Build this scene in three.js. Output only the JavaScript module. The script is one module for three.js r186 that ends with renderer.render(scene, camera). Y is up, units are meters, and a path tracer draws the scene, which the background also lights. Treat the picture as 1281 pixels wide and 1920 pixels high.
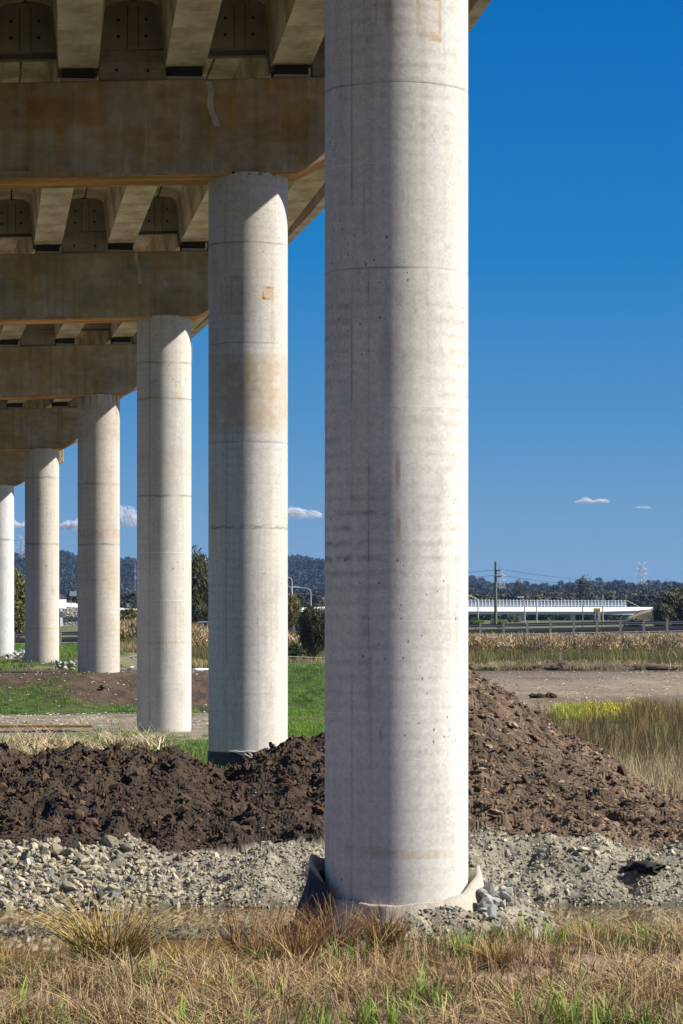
import * as THREE from 'three';
import { mergeGeometries, mergeVertices } from 'three/addons/utils/BufferGeometryUtils.js';
import { RoundedBoxGeometry } from 'three/addons/geometries/RoundedBoxGeometry.js';

// ------------------------------------------------------------------ camera, sky, sun, exposure
const EYE = 3.5, FPX = 6000, HZ = 1165;            // eye height; focal length and horizon row measured on the photograph
const scene = new THREE.Scene();
const camera = new THREE.PerspectiveCamera(2 * Math.atan(HZ / FPX) * 180 / Math.PI, 1281 / (2 * HZ), 0.5, 20000);
camera.position.set(0, EYE, 0);
camera.setViewOffset(1281, 2 * HZ, 0, 0, 1281, 1920); // shift lens: verticals stay vertical
camera.updateProjectionMatrix();
scene.add(camera);
const EXPOSURE = 1.62;
const SUN = new THREE.Vector3(0.75, 0.65, 0.085).normalize();
const lerp = (a, b, t) => a + (b - a) * t, clamp = (x, a = 0, b = 1) => Math.min(b, Math.max(a, x));
const sstep = (a, b, x) => { const t = clamp((x - a) / (b - a)); return t * t * (3 - 2 * t); };
function table(pts, x) {                            // piecewise linear
  if (x <= pts[0][0]) return pts[0][1];
  for (let i = 1; i < pts.length; i++) if (x <= pts[i][0]) return lerp(pts[i - 1][1], pts[i][1], (x - pts[i - 1][0]) / (pts[i][0] - pts[i - 1][0]));
  return pts[pts.length - 1][1];
}
{
  const W = 1024, H = 512, a = new Float32Array(W * H * 4);
  const R = [[0, .235], [1.5, .18], [3.5, .082], [6.5, .012], [11, .0], [25, .0], [90, .003]];
  const G = [[0, .395], [1.5, .355], [3.5, .285], [6.5, .21], [11, .143], [25, .11], [90, .08]];
  const B = [[0, .575], [1.5, .575], [3.5, .57], [6.5, .545], [11, .475], [25, .39], [90, .28]];
  for (let j = 0; j < H; j++) for (let i = 0; i < W; i++) {
    const el = ((j + .5) / H - .5) * 180, az = ((i + .5) / W - .5) * 2 * Math.PI, e = el * Math.PI / 180;
    const x = Math.cos(e) * Math.cos(az), y = Math.sin(e), z = Math.cos(e) * Math.sin(az);
    const s = clamp(x * SUN.x + y * SUN.y + z * SUN.z, -1, 1), glow = .5 * Math.pow(Math.max(0, s), 6) + .35 * Math.pow(Math.max(0, s), 40);
    const k = (j * W + i) * 4, m = Math.max(0, el);
    a[k] = (table(R, m) + glow * .55) / EXPOSURE; a[k + 1] = (table(G, m) + glow * .6) / EXPOSURE; a[k + 2] = (table(B, m) + glow * .62) / EXPOSURE; a[k + 3] = 1;
    if (el < 0) { a[k] = .1; a[k + 1] = .1; a[k + 2] = .09; }
  }
  const t = new THREE.DataTexture(a, W, H, THREE.RGBAFormat, THREE.FloatType);
  t.mapping = THREE.EquirectangularReflectionMapping; t.minFilter = t.magFilter = THREE.LinearFilter; t.wrapS = THREE.RepeatWrapping; t.needsUpdate = true;
  scene.background = t; scene.environment = t;
}
const sun = new THREE.DirectionalLight(new THREE.Color(1, .945, .86), 4.9);
sun.position.copy(SUN).multiplyScalar(200).add(new THREE.Vector3(0, 0, -90)); sun.target.position.set(0, 0, -90);
sun.castShadow = true; sun.shadow.mapSize.set(4096, 4096);
Object.assign(sun.shadow.camera, { left: -120, right: 120, top: 120, bottom: -120, near: 1, far: 500 });
scene.add(sun, sun.target);
scene.fog = new THREE.FogExp2(new THREE.Color(.33, .56, 1), 0.000042);
const renderer = new THREE.WebGLRenderer({ antialias: true });
renderer.toneMapping = THREE.LinearToneMapping;
renderer.toneMappingExposure = EXPOSURE;
renderer.shadowMap.enabled = true;

// ------------------------------------------------------------------ random numbers, noise
let seed = 7;
function rnd() { seed |= 0; seed = seed + 0x6D2B79F5 | 0; let t = Math.imul(seed ^ seed >>> 15, 1 | seed); t = t + Math.imul(t ^ t >>> 7, 61 | t) ^ t; return ((t ^ t >>> 14) >>> 0) / 4294967296; }
const rr = (a, b) => a + (b - a) * rnd(), pick = (a) => a[Math.floor(rnd() * a.length)];
const hash = (i, j, k = 0) => { let h = Math.imul(i, 374761393) ^ Math.imul(j, 668265263) ^ Math.imul(k, 2147483647 - 1274126177); h = Math.imul(h ^ h >>> 13, 1274126177); return ((h ^ h >>> 16) >>> 0) / 4294967296; };
function vn(x, y, k = 0, px = 0, py = 0) {           // value noise -1..1, optional period
  let i = Math.floor(x), j = Math.floor(y), u = x - i, v = y - j; u = u * u * (3 - 2 * u); v = v * v * (3 - 2 * v);
  let i1 = i + 1, j1 = j + 1;
  if (px) { i = ((i % px) + px) % px; i1 = ((i1 % px) + px) % px; j = ((j % py) + py) % py; j1 = ((j1 % py) + py) % py; }
  return 2 * lerp(lerp(hash(i, j, k), hash(i1, j, k), u), lerp(hash(i, j1, k), hash(i1, j1, k), u), v) - 1;
}
function fbm(x, y, o = 4, k = 0, px = 0, py = 0) { let s = 0, a = .5, f = 1; for (let n = 0; n < o; n++) { s += a * vn(x * f, y * f, k + n, px * f, py * f); a *= .5; f *= 2; } return s; }
const ridge = (x, y, o, k) => { let s = 0, a = .5, f = 1; for (let n = 0; n < o; n++) { s += a * (1 - 2 * Math.abs(vn(x * f, y * f, k + n))); a *= .5; f *= 2; } return s; };

// ------------------------------------------------------------------ scene helpers
const at = (px, py, d) => new THREE.Vector3((px - 640.5) * d / FPX, EYE + (HZ - py) * d / FPX, -d);
const used = {};
function numbered(n) { const k = used[n] = (used[n] ?? -1) + 1; return k ? `${n}_${String(k).padStart(3, '0')}` : n; }
function tag(o, label, category, group) { o.userData.label = label; if (category) o.userData.category = category; if (group) o.userData.group = group; return o; }
function shade(o) { o.traverse((m) => { if (m.isMesh) { m.castShadow = true; m.receiveShadow = true; } }); return o; }
function thing(name, label, category, pos = [0, 0, 0], turn = 0, group) {
  const g = new THREE.Group(); g.name = numbered(name); g.position.set(...pos); g.rotation.y = turn; scene.add(g); return tag(g, label, category, group);
}
function part(name, geo, mat, parent) { const m = new THREE.Mesh(geo, mat); m.name = name; m.castShadow = m.receiveShadow = true; parent.add(m); return m; }
function solo(name, label, category, geo, mat, group) { const m = part(numbered(name), geo, mat, scene); return tag(m, label, category, group); }
function struct(name, geo, mat, label) { const m = part(numbered(name), geo, mat, scene); m.userData.kind = 'structure'; if (label) m.userData.label = label; return m; }
function stuff(name, geo, mat, places, parent, label, category) {    // places: {p:[x,y,z], s:number|[x,y,z], r:[x,y,z], c:[r,g,b]}
  const m = new THREE.InstancedMesh(geo, mat, places.length), o = new THREE.Object3D(), c = new THREE.Color();
  places.forEach((q, i) => { o.position.set(...q.p); o.rotation.set(...(q.r ?? [0, 0, 0])); Array.isArray(q.s) ? o.scale.set(...q.s) : o.scale.setScalar(q.s ?? 1); o.updateMatrix(); m.setMatrixAt(i, o.matrix); m.setColorAt(i, c.setRGB(...(q.c ?? [1, 1, 1]))); });
  m.name = parent ? name : numbered(name); m.userData.kind = 'stuff'; m.castShadow = m.receiveShadow = true; (parent ?? scene).add(m); if (label) tag(m, label, category); return m;
}
const std = (r, g, b, o = {}) => new THREE.MeshStandardMaterial({ color: new THREE.Color().setRGB(r, g, b), roughness: .9, ...o });
function box(w, h, d, x = 0, y = 0, z = 0, rx = 0, ry = 0, rz = 0) { const g = new THREE.BoxGeometry(w, h, d); if (rx || ry || rz) g.applyMatrix4(new THREE.Matrix4().makeRotationFromEuler(new THREE.Euler(rx, ry, rz))); g.translate(x, y, z); return g; }
function cyl(r0, r1, h, x = 0, y = 0, z = 0, n = 10) { const g = new THREE.CylinderGeometry(r1, r0, h, n); g.translate(x, y + h / 2, z); return g; }
function bar(a, b, r0, r1 = r0, n = 6) {
  const v = new THREE.Vector3().subVectors(b, a), g = new THREE.CylinderGeometry(r1, r0, v.length(), n);
  g.applyQuaternion(new THREE.Quaternion().setFromUnitVectors(new THREE.Vector3(0, 1, 0), v.clone().normalize())); g.translate((a.x + b.x) / 2, (a.y + b.y) / 2, (a.z + b.z) / 2); return g;
}
const V = (x, y, z) => new THREE.Vector3(x, y, z);
const merge = (l) => mergeGeometries(l.map((g) => { const h = g.index ? g.toNonIndexed() : g; for (const k of Object.keys(h.attributes)) if (!['position', 'normal', 'uv'].includes(k)) h.deleteAttribute(k); if (!h.attributes.uv) h.setAttribute('uv', new THREE.BufferAttribute(new Float32Array(h.attributes.position.count * 2), 2)); return h; }));
function dataTex(w, h, fn, srgb = true, repeat = true) {
  const a = new Uint8Array(w * h * 4);
  for (let j = 0; j < h; j++) for (let i = 0; i < w; i++) { const c = fn(i, j), k = (j * w + i) * 4; a[k] = clamp(c[0]) * 255; a[k + 1] = clamp(c[1]) * 255; a[k + 2] = clamp(c[2]) * 255; a[k + 3] = 255; }
  const t = new THREE.DataTexture(a, w, h); if (srgb) t.colorSpace = THREE.SRGBColorSpace; t.magFilter = t.minFilter = THREE.LinearFilter;
  if (repeat) t.wrapS = t.wrapT = THREE.RepeatWrapping; t.needsUpdate = true; return t;
}

// ------------------------------------------------------------------ shared relief textures
const grainTex = dataTex(512, 512, (i, j) => { const x = i / 512, y = j / 512; const v = .5 + .3 * fbm(x * 16, y * 16, 5, 3, 16, 16) + .25 * vn(x * 128, y * 128, 9, 128, 128); return [v, v, v]; }, false);
const soilTex = dataTex(512, 512, (i, j) => { const x = i / 512, y = j / 512; let v = .5 + .45 * fbm(x * 12, y * 12, 6, 21, 12, 12) - .25 * Math.abs(vn(x * 40, y * 40, 31, 40, 40)); return [v, v, v]; }, false);
const soilTone = dataTex(512, 512, (i, j) => { const x = i / 512, y = j / 512; const v = .82 + .28 * fbm(x * 10, y * 10, 6, 41, 10, 10) + .12 * vn(x * 110, y * 110, 5, 110, 110); const chip = vn(x * 90, y * 90, 77, 90, 90) > .93 ? .35 : 0; return [v + chip, v + chip * .95, v + chip * .85]; });

// ------------------------------------------------------------------ concrete
// a column's own skin: tint, pour bands, joints (heights above eye), seams, stains. v runs from y0 to y1, u = .5 faces the camera
function columnSkin(w, h, y0, y1, o) {
  const k = o.k, R = .8, pal = o.tint, a = new Float32Array(w * h * 3);
  for (let j = 0; j < h; j++) {
    const Y = lerp(y0, y1, (j + .5) / h), seg = (o.joints.filter((q) => q < Y).length), segTone = 1 + .05 * (hash(seg, k, 4) - .5);
    for (let i = 0; i < w; i++) {
      const s = (i / w - .5) * Math.PI * 2 * R;
      let v = segTone + .08 * fbm(s * 1.1, Y * .9, 4, k) + .06 * fbm(s * 7, Y * 9, 3, k + 5) + .09 * vn(s * 60, Y * 60, k + 6) + .07 * vn(s * 27, Y * 30, k + 31) + .05 * fbm(s * 18, Y * .8, 2, k + 38);
      const b = Math.sin((Y + .008 * vn(s * 2, Y, k + 8)) * 2 * Math.PI / o.pour) * .5 + .5, bm = clamp(.5 + 1.1 * fbm(s * .8, Y * .45, 2, k + 11)) * (o.bandAt ? .35 + .65 * sstep(o.bandAt[0] - .5, o.bandAt[0], Y) * sstep(o.bandAt[1] + .5, o.bandAt[1], Y) : 1);
      v -= o.band * bm * (b * b * (1 + 1.1 * vn(s * 9, Y * 16, k + 12)) + .8 * b * b * clamp(fbm(s * 16, Y * 22, 2, k + 33) * 2));
      v -= .16 * clamp(vn(s * 14, Y * .35, k + 14) - .25) + .10 * clamp(fbm(s * 22, Y * 1.2, 2, k + 15)); v -= .45 * clamp(fbm(s * 13, Y * 9, 2, k + 35) - .32) * clamp(.4 + 1.5 * fbm(s * 1.5, Y, 2, k + 36));
      const sm = fbm(s * 2.2, Y * 1.4, 4, k + 16); v -= .22 * clamp(sm - .1);
      const warm = clamp(.5 + 1.4 * fbm(s * .9, Y * .6, 3, k + 17));
      const q = (j * w + i) * 3;
      a[q] = pal[0] * v * (1 + .015 * warm); a[q + 1] = pal[1] * v * (1 - .012 * warm); a[q + 2] = pal[2] * v * (1 - .055 * warm);
    }
  }
  const U = (s) => (s / (Math.PI * 2 * R) + .5) * w, VV = (Y) => (Y - y0) / (y1 - y0) * h;
  const px = (x0, x1, ya, yb, f) => { for (let j = Math.max(0, Math.floor(ya)); j <= Math.min(h - 1, Math.ceil(yb)); j++) for (let i = Math.floor(x0); i <= Math.ceil(x1); i++) { const ii = ((i % w) + w) % w, c = f(i, j), q = (j * w + ii) * 3; if (c) { a[q] = lerp(a[q], c[0], c[3]); a[q + 1] = lerp(a[q + 1], c[1], c[3]); a[q + 2] = lerp(a[q + 2], c[2], c[3]); } } };
  const sw = w / (Math.PI * 2 * R), sh = h / (y1 - y0);
  o.joints.forEach((Y, n) => px(0, w - 1, VV(Y) - 3, VV(Y) + 3, (i, j) => { const dd = Math.abs(j - VV(Y) - .8 * vn(i / sw * 3, n, k)); return dd < 1.1 ? [.16, .14, .12, .65 * clamp(.75 + .6 * vn(i / sw * 2.5, n * 7, k))] : dd < 3 ? [.3, .27, .23, .16] : null; }));
  (o.lines ?? []).forEach((Y, n) => px(0, w - 1, VV(Y) - 2, VV(Y) + 2, (i, j) => { const dd = j - VV(Y); return Math.abs(dd) < 1 ? [.75, .73, .7, .45 * clamp(.3 + vn(i / sw * 1.2, n * 3, k + 2))] : dd < 0 ? [.3, .28, .25, .14 * clamp(.5 + vn(i / sw * 2, n, k))] : null; }));
  (o.seams ?? []).forEach(([s, str, wd, ya = y0, yb = y1], n) => px(U(s) - 7, U(s) + 7, VV(ya), VV(yb), (i, j) => { const c = U(s) + .5 * vn(j / 60, n, k + 3), dd = Math.abs(i + .5 - c), m = clamp(.55 + .7 * vn(j / 45, n * 5, k + 4)); return dd < wd ? [.10, .095, .085, str * m] : dd < 6 ? [.3, .27, .24, str * .22 * m] : null; }));
  (o.stains ?? []).forEach(([s, Y, ws, hs, col, str, kind], n) => px(U(s - ws), U(s + ws), VV(Y - hs), VV(Y + hs), (i, j) => {
    const x = (i - U(s)) / (ws * sw), y = (j - VV(Y)) / (hs * sh), e = clamp(1.1 - Math.hypot(x, y)), nz = .55 + .8 * fbm(i / sw * 9, j / sh * (kind === 'run' ? 1.5 : 9), 3, k + 20 + n);
    if (kind === 'box') { const edge = Math.max(Math.abs(x), Math.abs(y)); return [...col, str * clamp(nz * (edge > .72 && edge < .98 ? 1 : .25))]; }
    if (kind === 'flat') return [...col, str * clamp(nz) * sstep(1, .6, Math.abs(y)) * sstep(1, .8, Math.abs(x))];
    return [...col, str * clamp(e * 1.6) * clamp(nz)];
  }));
  if (o.squig) px(0, w - 1, VV(o.squig) - 9, VV(o.squig) + 9, (i, j) => { const s = i / sw, c = VV(o.squig) + sh * .06 * Math.abs(vn(s * 6, 1, k)) + sh * .02 * vn(s * 20, 2, k) - 2, dd = Math.abs(j - c); return dd < 1.6 ? [.12, .11, .1, .6 * clamp(.6 + vn(s * 8, 5, k))] : null; });
  for (let n = 0; n < o.holes; n++) {                   // bug holes
    const x = hash(n, k, 51) * w, y = hash(n, k, 52) * h, s = o.k + n; if (fbm(x / sw * .8, y / sh * .5, 2, k + 30) < -.04 + .1 * hash(n, 2, 8)) continue;
    const r = (.5 + 1.5 * hash(s, 3, 5) ** 4) * Math.max(.8, sw / 140); px(x - r, x + r, y - r, y + r, (i, j) => Math.hypot(i - x, j - y) < r ? [.08, .075, .07, .7] : null);
  }
  if (o.drip) for (let n = 0; n < 60; n++) { const s = hash(n, k, 61) * w, L = (.2 + .9 * hash(n, k, 62)) * sh; px(s - .8, s + .8, h - L, h, (i, j) => [.10, .08, .06, .4 * (1 - (h - j) / L)]); }
  const inv = (c) => c <= .0031308 ? c * 12.92 : 1.055 * c ** (1 / 2.4) - .055;
  return dataTex(w, h, (i, j) => { const q = (j * w + i) * 3; return [inv(clamp(a[q])), inv(clamp(a[q + 1])), inv(clamp(a[q + 2]))]; }, true, false);
}
const gCol = grainTex.clone(); gCol.repeat.set(4, 10); gCol.needsUpdate = true;
function columnGeo(y0, y1, joints) {                     // round shaft with a small recessed groove at each joint
  const R = .8, ys = [[y0, R]], n = 112, pos = [], uv = [], idx = [];
  [...joints].sort((a, b) => a - b).forEach((q) => ys.push([q - .012, R], [q - .004, R - .003], [q + .004, R - .003], [q + .012, R - .001]));
  ys.push([y1 - .02, R], [y1, R - .015], [y1, 0]);
  ys.forEach(([y, r]) => { for (let i = 0; i <= n; i++) { const t = (i / n - .5) * Math.PI * 2; pos.push(Math.sin(t) * r, y, Math.cos(t) * r); uv.push(i / n, (y - y0) / (y1 - y0)); } });
  for (let j = 0; j < ys.length - 1; j++) for (let i = 0; i < n; i++) { const a = j * (n + 1) + i, b = a + n + 1; idx.push(a, a + 1, b, b, a + 1, b + 1); }
  const g = new THREE.BufferGeometry(); g.setAttribute('position', new THREE.Float32BufferAttribute(pos, 3)); g.setAttribute('uv', new THREE.Float32BufferAttribute(uv, 2)); g.setIndex(idx); g.computeVertexNormals();
  const N = g.attributes.normal; for (let k = 0; k < N.count; k++) { const p = k % (n + 1), row = (k / (n + 1)) | 0; if (row < ys.length - 2 && Math.abs(ys[row][1] - R) < .0005) { const t = (p / n - .5) * Math.PI * 2; N.setXYZ(k, Math.sin(t), 0, Math.cos(t)); } }
  return g;
}
// stained concrete for caps, girders
function stainTex(w, h, mw, mh, base, brown, amt, k, streak = 1, patch) {
  const inv = (c) => c <= .0031308 ? c * 12.92 : 1.055 * c ** (1 / 2.4) - .055;
  return dataTex(w, h, (i, j) => {
    const x = i / w * mw, y = j / h * mh;
    let v = 1 + .34 * fbm(x * .9, y * 1.4, 5, k) + .2 * fbm(x * 6, y * 6, 3, k + 4) + .05 * vn(x * 40, y * 40, k + 5);
    let st = clamp(.45 + amt * (.9 * fbm(x * .55, y * .8, 4, k + 7) + streak * .55 * fbm(x * 5, y * .35, 3, k + 9) + .5 * fbm(x * 1.4, y * 7, 2, k + 13)));
    v -= streak * .22 * clamp(vn(x * 9, y * .3, k + 15) - .1) ;
    if (vn(x * 22, y * 1.1, k + 17) > .8) v += .2 * streak; v += .16 * streak * clamp(ridge(x * 1.1 + .5 * vn(y * 2, x, k), y * 2.4, 2, k + 19) - .45); v -= .3 * streak * clamp(fbm(x * 2.2, y * 2.8, 3, k + 23) - .15);
    if (patch && Math.abs(x - 10.12 - (1.95 - y) * .16 - .04 * vn(y * 3, 1, k)) < .06 && y > .95 && y < 1.85) return [.50, .48, .42].map((c) => inv(clamp(c * v)));
    return [0, 1, 2].map((c) => inv(clamp(lerp(base[c], brown[c], st) * v)));
  });
}
const capMats = [0, 1, 2, 3, 4].map((n) => {
  const m = std(1, 1, 1, { map: stainTex(1200, 220, 14.5, 2.6, n < 3 && n ? [.42, .34, .225] : [.35, .315, .24], n === 2 ? [.37, .235, .085] : [.33, .25, .13], 1.7, 100 + n * 31, 1, n === 2 || n === 3), bumpMap: grainTex, bumpScale: .003 }); return m;
});
const girderMat = std(1, 1, 1, { map: stainTex(256, 256, 4, 4, [.70, .64, .51], [.50, .41, .27], 1.3, 300, .3), bumpMap: grainTex, bumpScale: .004 });
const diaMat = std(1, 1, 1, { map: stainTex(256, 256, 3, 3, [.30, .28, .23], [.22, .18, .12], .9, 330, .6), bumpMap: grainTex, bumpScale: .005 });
const paraMat = std(1, 1, 1, { map: stainTex(256, 256, 4, 4, [.55, .53, .48], [.45, .41, .33], .8, 360, .5), bumpMap: grainTex, bumpScale: .003 });
const rubber = std(.012, .012, .012, { roughness: .7 }), plinthMat = std(.35, .33, .29), holeMat = std(.03, .027, .022);

// ------------------------------------------------------------------ the viaduct: piers, then the deck that rests on them
const PIER = [ // centre across, depth, underside of the cap, base (all relative to the eye)
  [2.35, 6.8, 8.9, -4.2], [.613, 35.7, 8.95, -4.1], [-1.886, 64.6, 8.92, -3.6], [-5.216, 94.1, 8.88, -3.6], [-9.24, 121.8, 8.55, -3.1], [-14.04, 150, 8.02, -3.1], [-19.0, 177.8, 7.5, -3.1], [-24.6, 205.5, 6.95, -3.2], [-30.9, 233, 6.4, -3.2]];
const CAPH = 1.93, SUPER = .035, GIRD = [2.97, .84, -1.29, -3.42, -5.55, -7.68, -9.81];
const frames = PIER.map(([x, d, y], i) => {
  const a = PIER[Math.max(0, i - 1)], b = PIER[Math.min(PIER.length - 1, i + 1)], t = V(b[0] - a[0], 0, -(b[1] - a[1])).normalize();
  return { p: V(x, EYE + y, -d), t, r: V(-t.z, 0, t.x), turn: Math.atan2(-t.x, -t.z) };
});
const SKINS = { // joints and stains measured on the photograph, metres above the eye
  1: { k: 11, tint: [.595, .58, .545], pour: .163, band: .26, bandAt: [.7, 3.3], joints: [5.88, 3.86], lines: [1.27, .0, 2.35, -1.01, 5.0, -.42], holes: 2600,
    seams: [[-.60, .6, 1.4, 2.2, 7.2], [-.385, .6, .7, -1.0, 3.86], [-.60, .5, 1.1, -4, 2.2], [-.44, .5, .8, 3.9, 7.2], [-.36, .55, 1, -1.6, -.4], [.47, .14, .8, -.6, 1.4]],
    stains: [[-.06, 1.63, .035, .24, [.30, .14, .03], .75, 'run'], [-.055, 1.02, .035, .18, [.30, .14, .03], .6, 'run'], [-.2, 2.9, .1, .6, [.2, .17, .14], .35, 'run'], [.30, 6.6, .16, .26, [.42, .24, .08], .8, 'box'], [-.16, 6.75, .07, .35, [.25, .13, .04], .55, 'run'], [-.30, 6.7, .02, .25, [.18, .11, .05], .6, 'run'], [.3, 6.43, .09, .015, [.42, .22, .06], .7, 'flat'],
      [-.10, 2.9, .12, .45, [.24, .2, .15], .35, 'run'], [.1, -2.55, .5, .06, [.42, .28, .12], .5, 'flat'], [-.4, -2.5, .35, .05, [.35, .22, .1], .4, 'flat'], [-.1, -3.1, 1.0, .45, [.42, .35, .25], .25], [.3, -.05, .5, .3, [.44, .38, .31], .25], [.1, 4.6, .5, .6, [.42, .39, .35], .3], [-.25, -1.25, .02, .1, [.08, .07, .06], .7], [.2, 2.9, .6, .08, [.35, .30, .25], .3], [.25, 2.2, .6, .06, [.38, .33, .29], .3]] },
  2: { k: 23, squig: 1.86, tint: [.585, .555, .505], pour: .17, band: .06, joints: [7.56, 5.55, 3.58], lines: [1.05, 1.9, -.95, 2.7], holes: 900, seams: [[-.55, .45, 1, 3.6, 9], [-.52, .5, 1, -3, 3.58], [-.12, .4, .8, 1.9, 3.5], [-.36, .3, .7, -2, 1]],
    stains: [[.36, 6.55, .12, .13, [.50, .32, .14], .6, 'flat'], [.36, 6.55, .13, .13, [.42, .18, .03], 1.2, 'box'], [-.3, 6.5, .13, .4, [.34, .22, .1], .6, 'box'], [.3, 6.95, .2, .1, [.45, .32, .16], .5, 'box'], [0, 4.57, 1.6, .98, [.47, .35, .225], .75, 'flat'], [.1, 4.3, .6, .5, [.42, .29, .16], .35], ...Array.from({ length: 26 }, (_, n) => [-.7 + n * .055, 8.965 - .05 * hash(n, 3, 9), .008 + .06 * hash(n, 5, 9) ** 2, .012 + .05 * hash(n, 6, 9) ** 2, [.02, .018, .016], hash(n, 7, 9) > .5 ? 1.6 : 0]), [-.1, 4.9, .7, .5, [.36, .24, .14], .5], [.2, 4.0, .5, .3, [.42, .3, .18], .4],
      [0, 1.88, 2, .05, [.30, .28, .26], .6, 'flat'], [.1, -1.45, .4, .03, [.4, .33, .22], .4, 'flat'], [.3, .6, .6, .5, [.4, .38, .35], .35]] },
  3: { k: 37, tint: [.585, .555, .50], pour: .17, band: .05, joints: [3.66, 7.55, 6.5], lines: [.6, 2.0], holes: 420, seams: [[-.5, .5, 1], [-.1, .25, .7]], stains: [[.35, 6.75, .09, .26, [.45, .24, .08], .7, 'box'], [-.3, 6.8, .1, .26, [.34, .2, .08], .5, 'box'], [0, -.63, .75, .04, [.45, .3, .1], .6, 'flat'], [0, 4.6, 2, .5, [.42, .33, .22], .35, 'flat'], [-.2, 4.0, .8, .4, [.38, .32, .24], .35]] },
  4: { k: 53, tint: [.52, .475, .41], pour: .2, band: .06, joints: [5.2, 2.9], lines: [6.9], holes: 90, drip: 1, seams: [[-.5, .4, .9]], stains: [[.2, 3.7, .4, .3, [.42, .27, .15], .5], [0, 3.3, 1.3, .25, [.42, .25, .13], .55, 'flat'], [-.3, 1.55, .6, .06, [.25, .13, .08], .5, 'flat'], [.5, 1.6, .4, .8, [.46, .30, .19], .5], [.3, -.2, .6, .5, [.44, .3, .2], .45], [0, 7.5, 2, .9, [.28, .2, .13], .4, 'flat']] },
  5: { k: 71, tint: [.56, .525, .46], pour: .2, band: .04, joints: [3.6, 6.7], lines: [5], holes: 60, seams: [[-.5, .4, .9]], stains: [[0, -.35, 2, .07, [.45, .34, .14], .5, 'flat'], [.3, -1.0, .6, .5, [.48, .38, .2], .4], [-.4, -1.9, .3, .3, [.3, .18, .08], .6]] },
  6: { k: 83, tint: [.66, .66, .65], pour: .2, band: .01, joints: [4.5], holes: 20 } };
const skinMat = {};
for (const i of [1, 2, 3, 4, 5, 6]) {
  const s = SKINS[i], [w, h] = { 1: [960, 2048], 2: [560, 1300], 3: [256, 700], 4: [192, 512], 5: [160, 400], 6: [128, 256] }[i];
  skinMat[i] = std(1, 1, 1, { map: columnSkin(w, h, PIER[i][3], PIER[i][2] + .06, s), bumpMap: gCol, bumpScale: .0011, roughness: .85 });
}
skinMat[0] = skinMat[3]; skinMat[7] = skinMat[8] = skinMat[5];
const PLABEL = { 1: 'nearest and largest round concrete pier, cloth wrapped round its foot by the water', 2: 'second concrete pier, brown stained band and rusty square, black sleeve at its foot', 3: 'third concrete pier standing in green grass beside the dirt track', 4: 'fourth concrete pier with reddish stains standing on the crest of the bank', 5: 'fifth concrete pier, broken slabs lying at its foot', 6: 'clean white concrete pier at the left edge behind the timber pallet', 7: 'far pier of the viaduct hidden behind the others', 8: 'last far pier of the viaduct' };
const capShape = () => {
  const s = new THREE.Shape(), e = (x) => SUPER * x;
  [[-10.9, CAPH], [3.5, CAPH], [3.5, .78 + .45], [.95, 0], [-7.45, 0], [-10.9, .78 + .45]].forEach(([x, y], n) => { const yy = y + e(x); n ? s.lineTo(x, yy) : s.moveTo(x, yy); }); return s;
};
const capGeo = new THREE.ExtrudeGeometry(capShape(), { depth: 1.34, bevelEnabled: true, bevelSize: .03, bevelThickness: .03, bevelOffset: -.03, bevelSegments: 2, steps: 1 });
capGeo.translate(0, 0, -.67);
{ const P = capGeo.attributes.position, N = capGeo.attributes.normal, U = capGeo.attributes.uv; for (let i = 0; i < P.count; i++) { const ny = Math.abs(N.getY(i)); U.setXY(i, (P.getX(i) + 11) / 14.5, ny > .5 ? P.getZ(i) / 2.6 + .5 : P.getY(i) / 2.6); } }
const soffitMat = std(.84, .43, .13, { map: soilTone, bumpMap: grainTex, bumpScale: .004 });
{ // the underside alone wears the rust coloured wash
  const N = capGeo.attributes.normal, n = N.count / 3; capGeo.clearGroups(); let a = 0, m = -1;
  for (let t = 0; t <= n; t++) { const k = t < n ? (N.getY(t * 3) < -.3 ? 1 : 0) : -2; if (k !== m) { if (m >= 0) capGeo.addGroup(a * 3, (t - a) * 3, m); a = t; m = k; } }
}
const pierThings = [];
for (let i = 1; i < 8; i++) {
  const [x, d, y, b] = PIER[i], f = frames[i];
  const g = thing('bridge_pier', PLABEL[i], 'bridge pier', [x, EYE + b, -d], f.turn, 'round piers carrying the viaduct'); pierThings[i] = g;
  const col = part('column', columnGeo(b, y + .06, SKINS[Math.min(i, 6)].joints), skinMat[i], g); col.position.y = -b;
  const c2 = part('column', columnGeo(b, y - .2, [3, 6]), skinMat[(i === 1 ? 2 : i === 2 ? 3 : Math.min(i, 5))], g); c2.position.set(-6.5, -b, 0);
  const cap = part('cap_beam', capGeo, [capMats[i % 5], soffitMat], g); cap.position.y = y - b;
  for (const o of GIRD) for (const z of [.45, -.45]) {
    const top = y - b + CAPH + SUPER * o;
    part('bearing_plinth', box(.74, .07, .42, o, top + .03, z), plinthMat, g);
    const be = part('bearing', new RoundedBoxGeometry(.66, .2, .36, 2, .02), rubber, g); be.position.set(o, top + .165, z);
  }
  for (let k = 0; k < GIRD.length - 1; k += 2) {       // shear key block between two girders
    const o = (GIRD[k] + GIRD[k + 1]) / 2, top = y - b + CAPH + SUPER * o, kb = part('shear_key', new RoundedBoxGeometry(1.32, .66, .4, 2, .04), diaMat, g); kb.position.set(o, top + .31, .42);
    if (i < 4) for (const s of [-.31, .31]) { const h = part('tie_hole', new THREE.CylinderGeometry(.035, .035, .02, 10), holeMat, kb); h.rotation.x = Math.PI / 2; h.position.set(s, -.1, .197); }
  }
}
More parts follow.
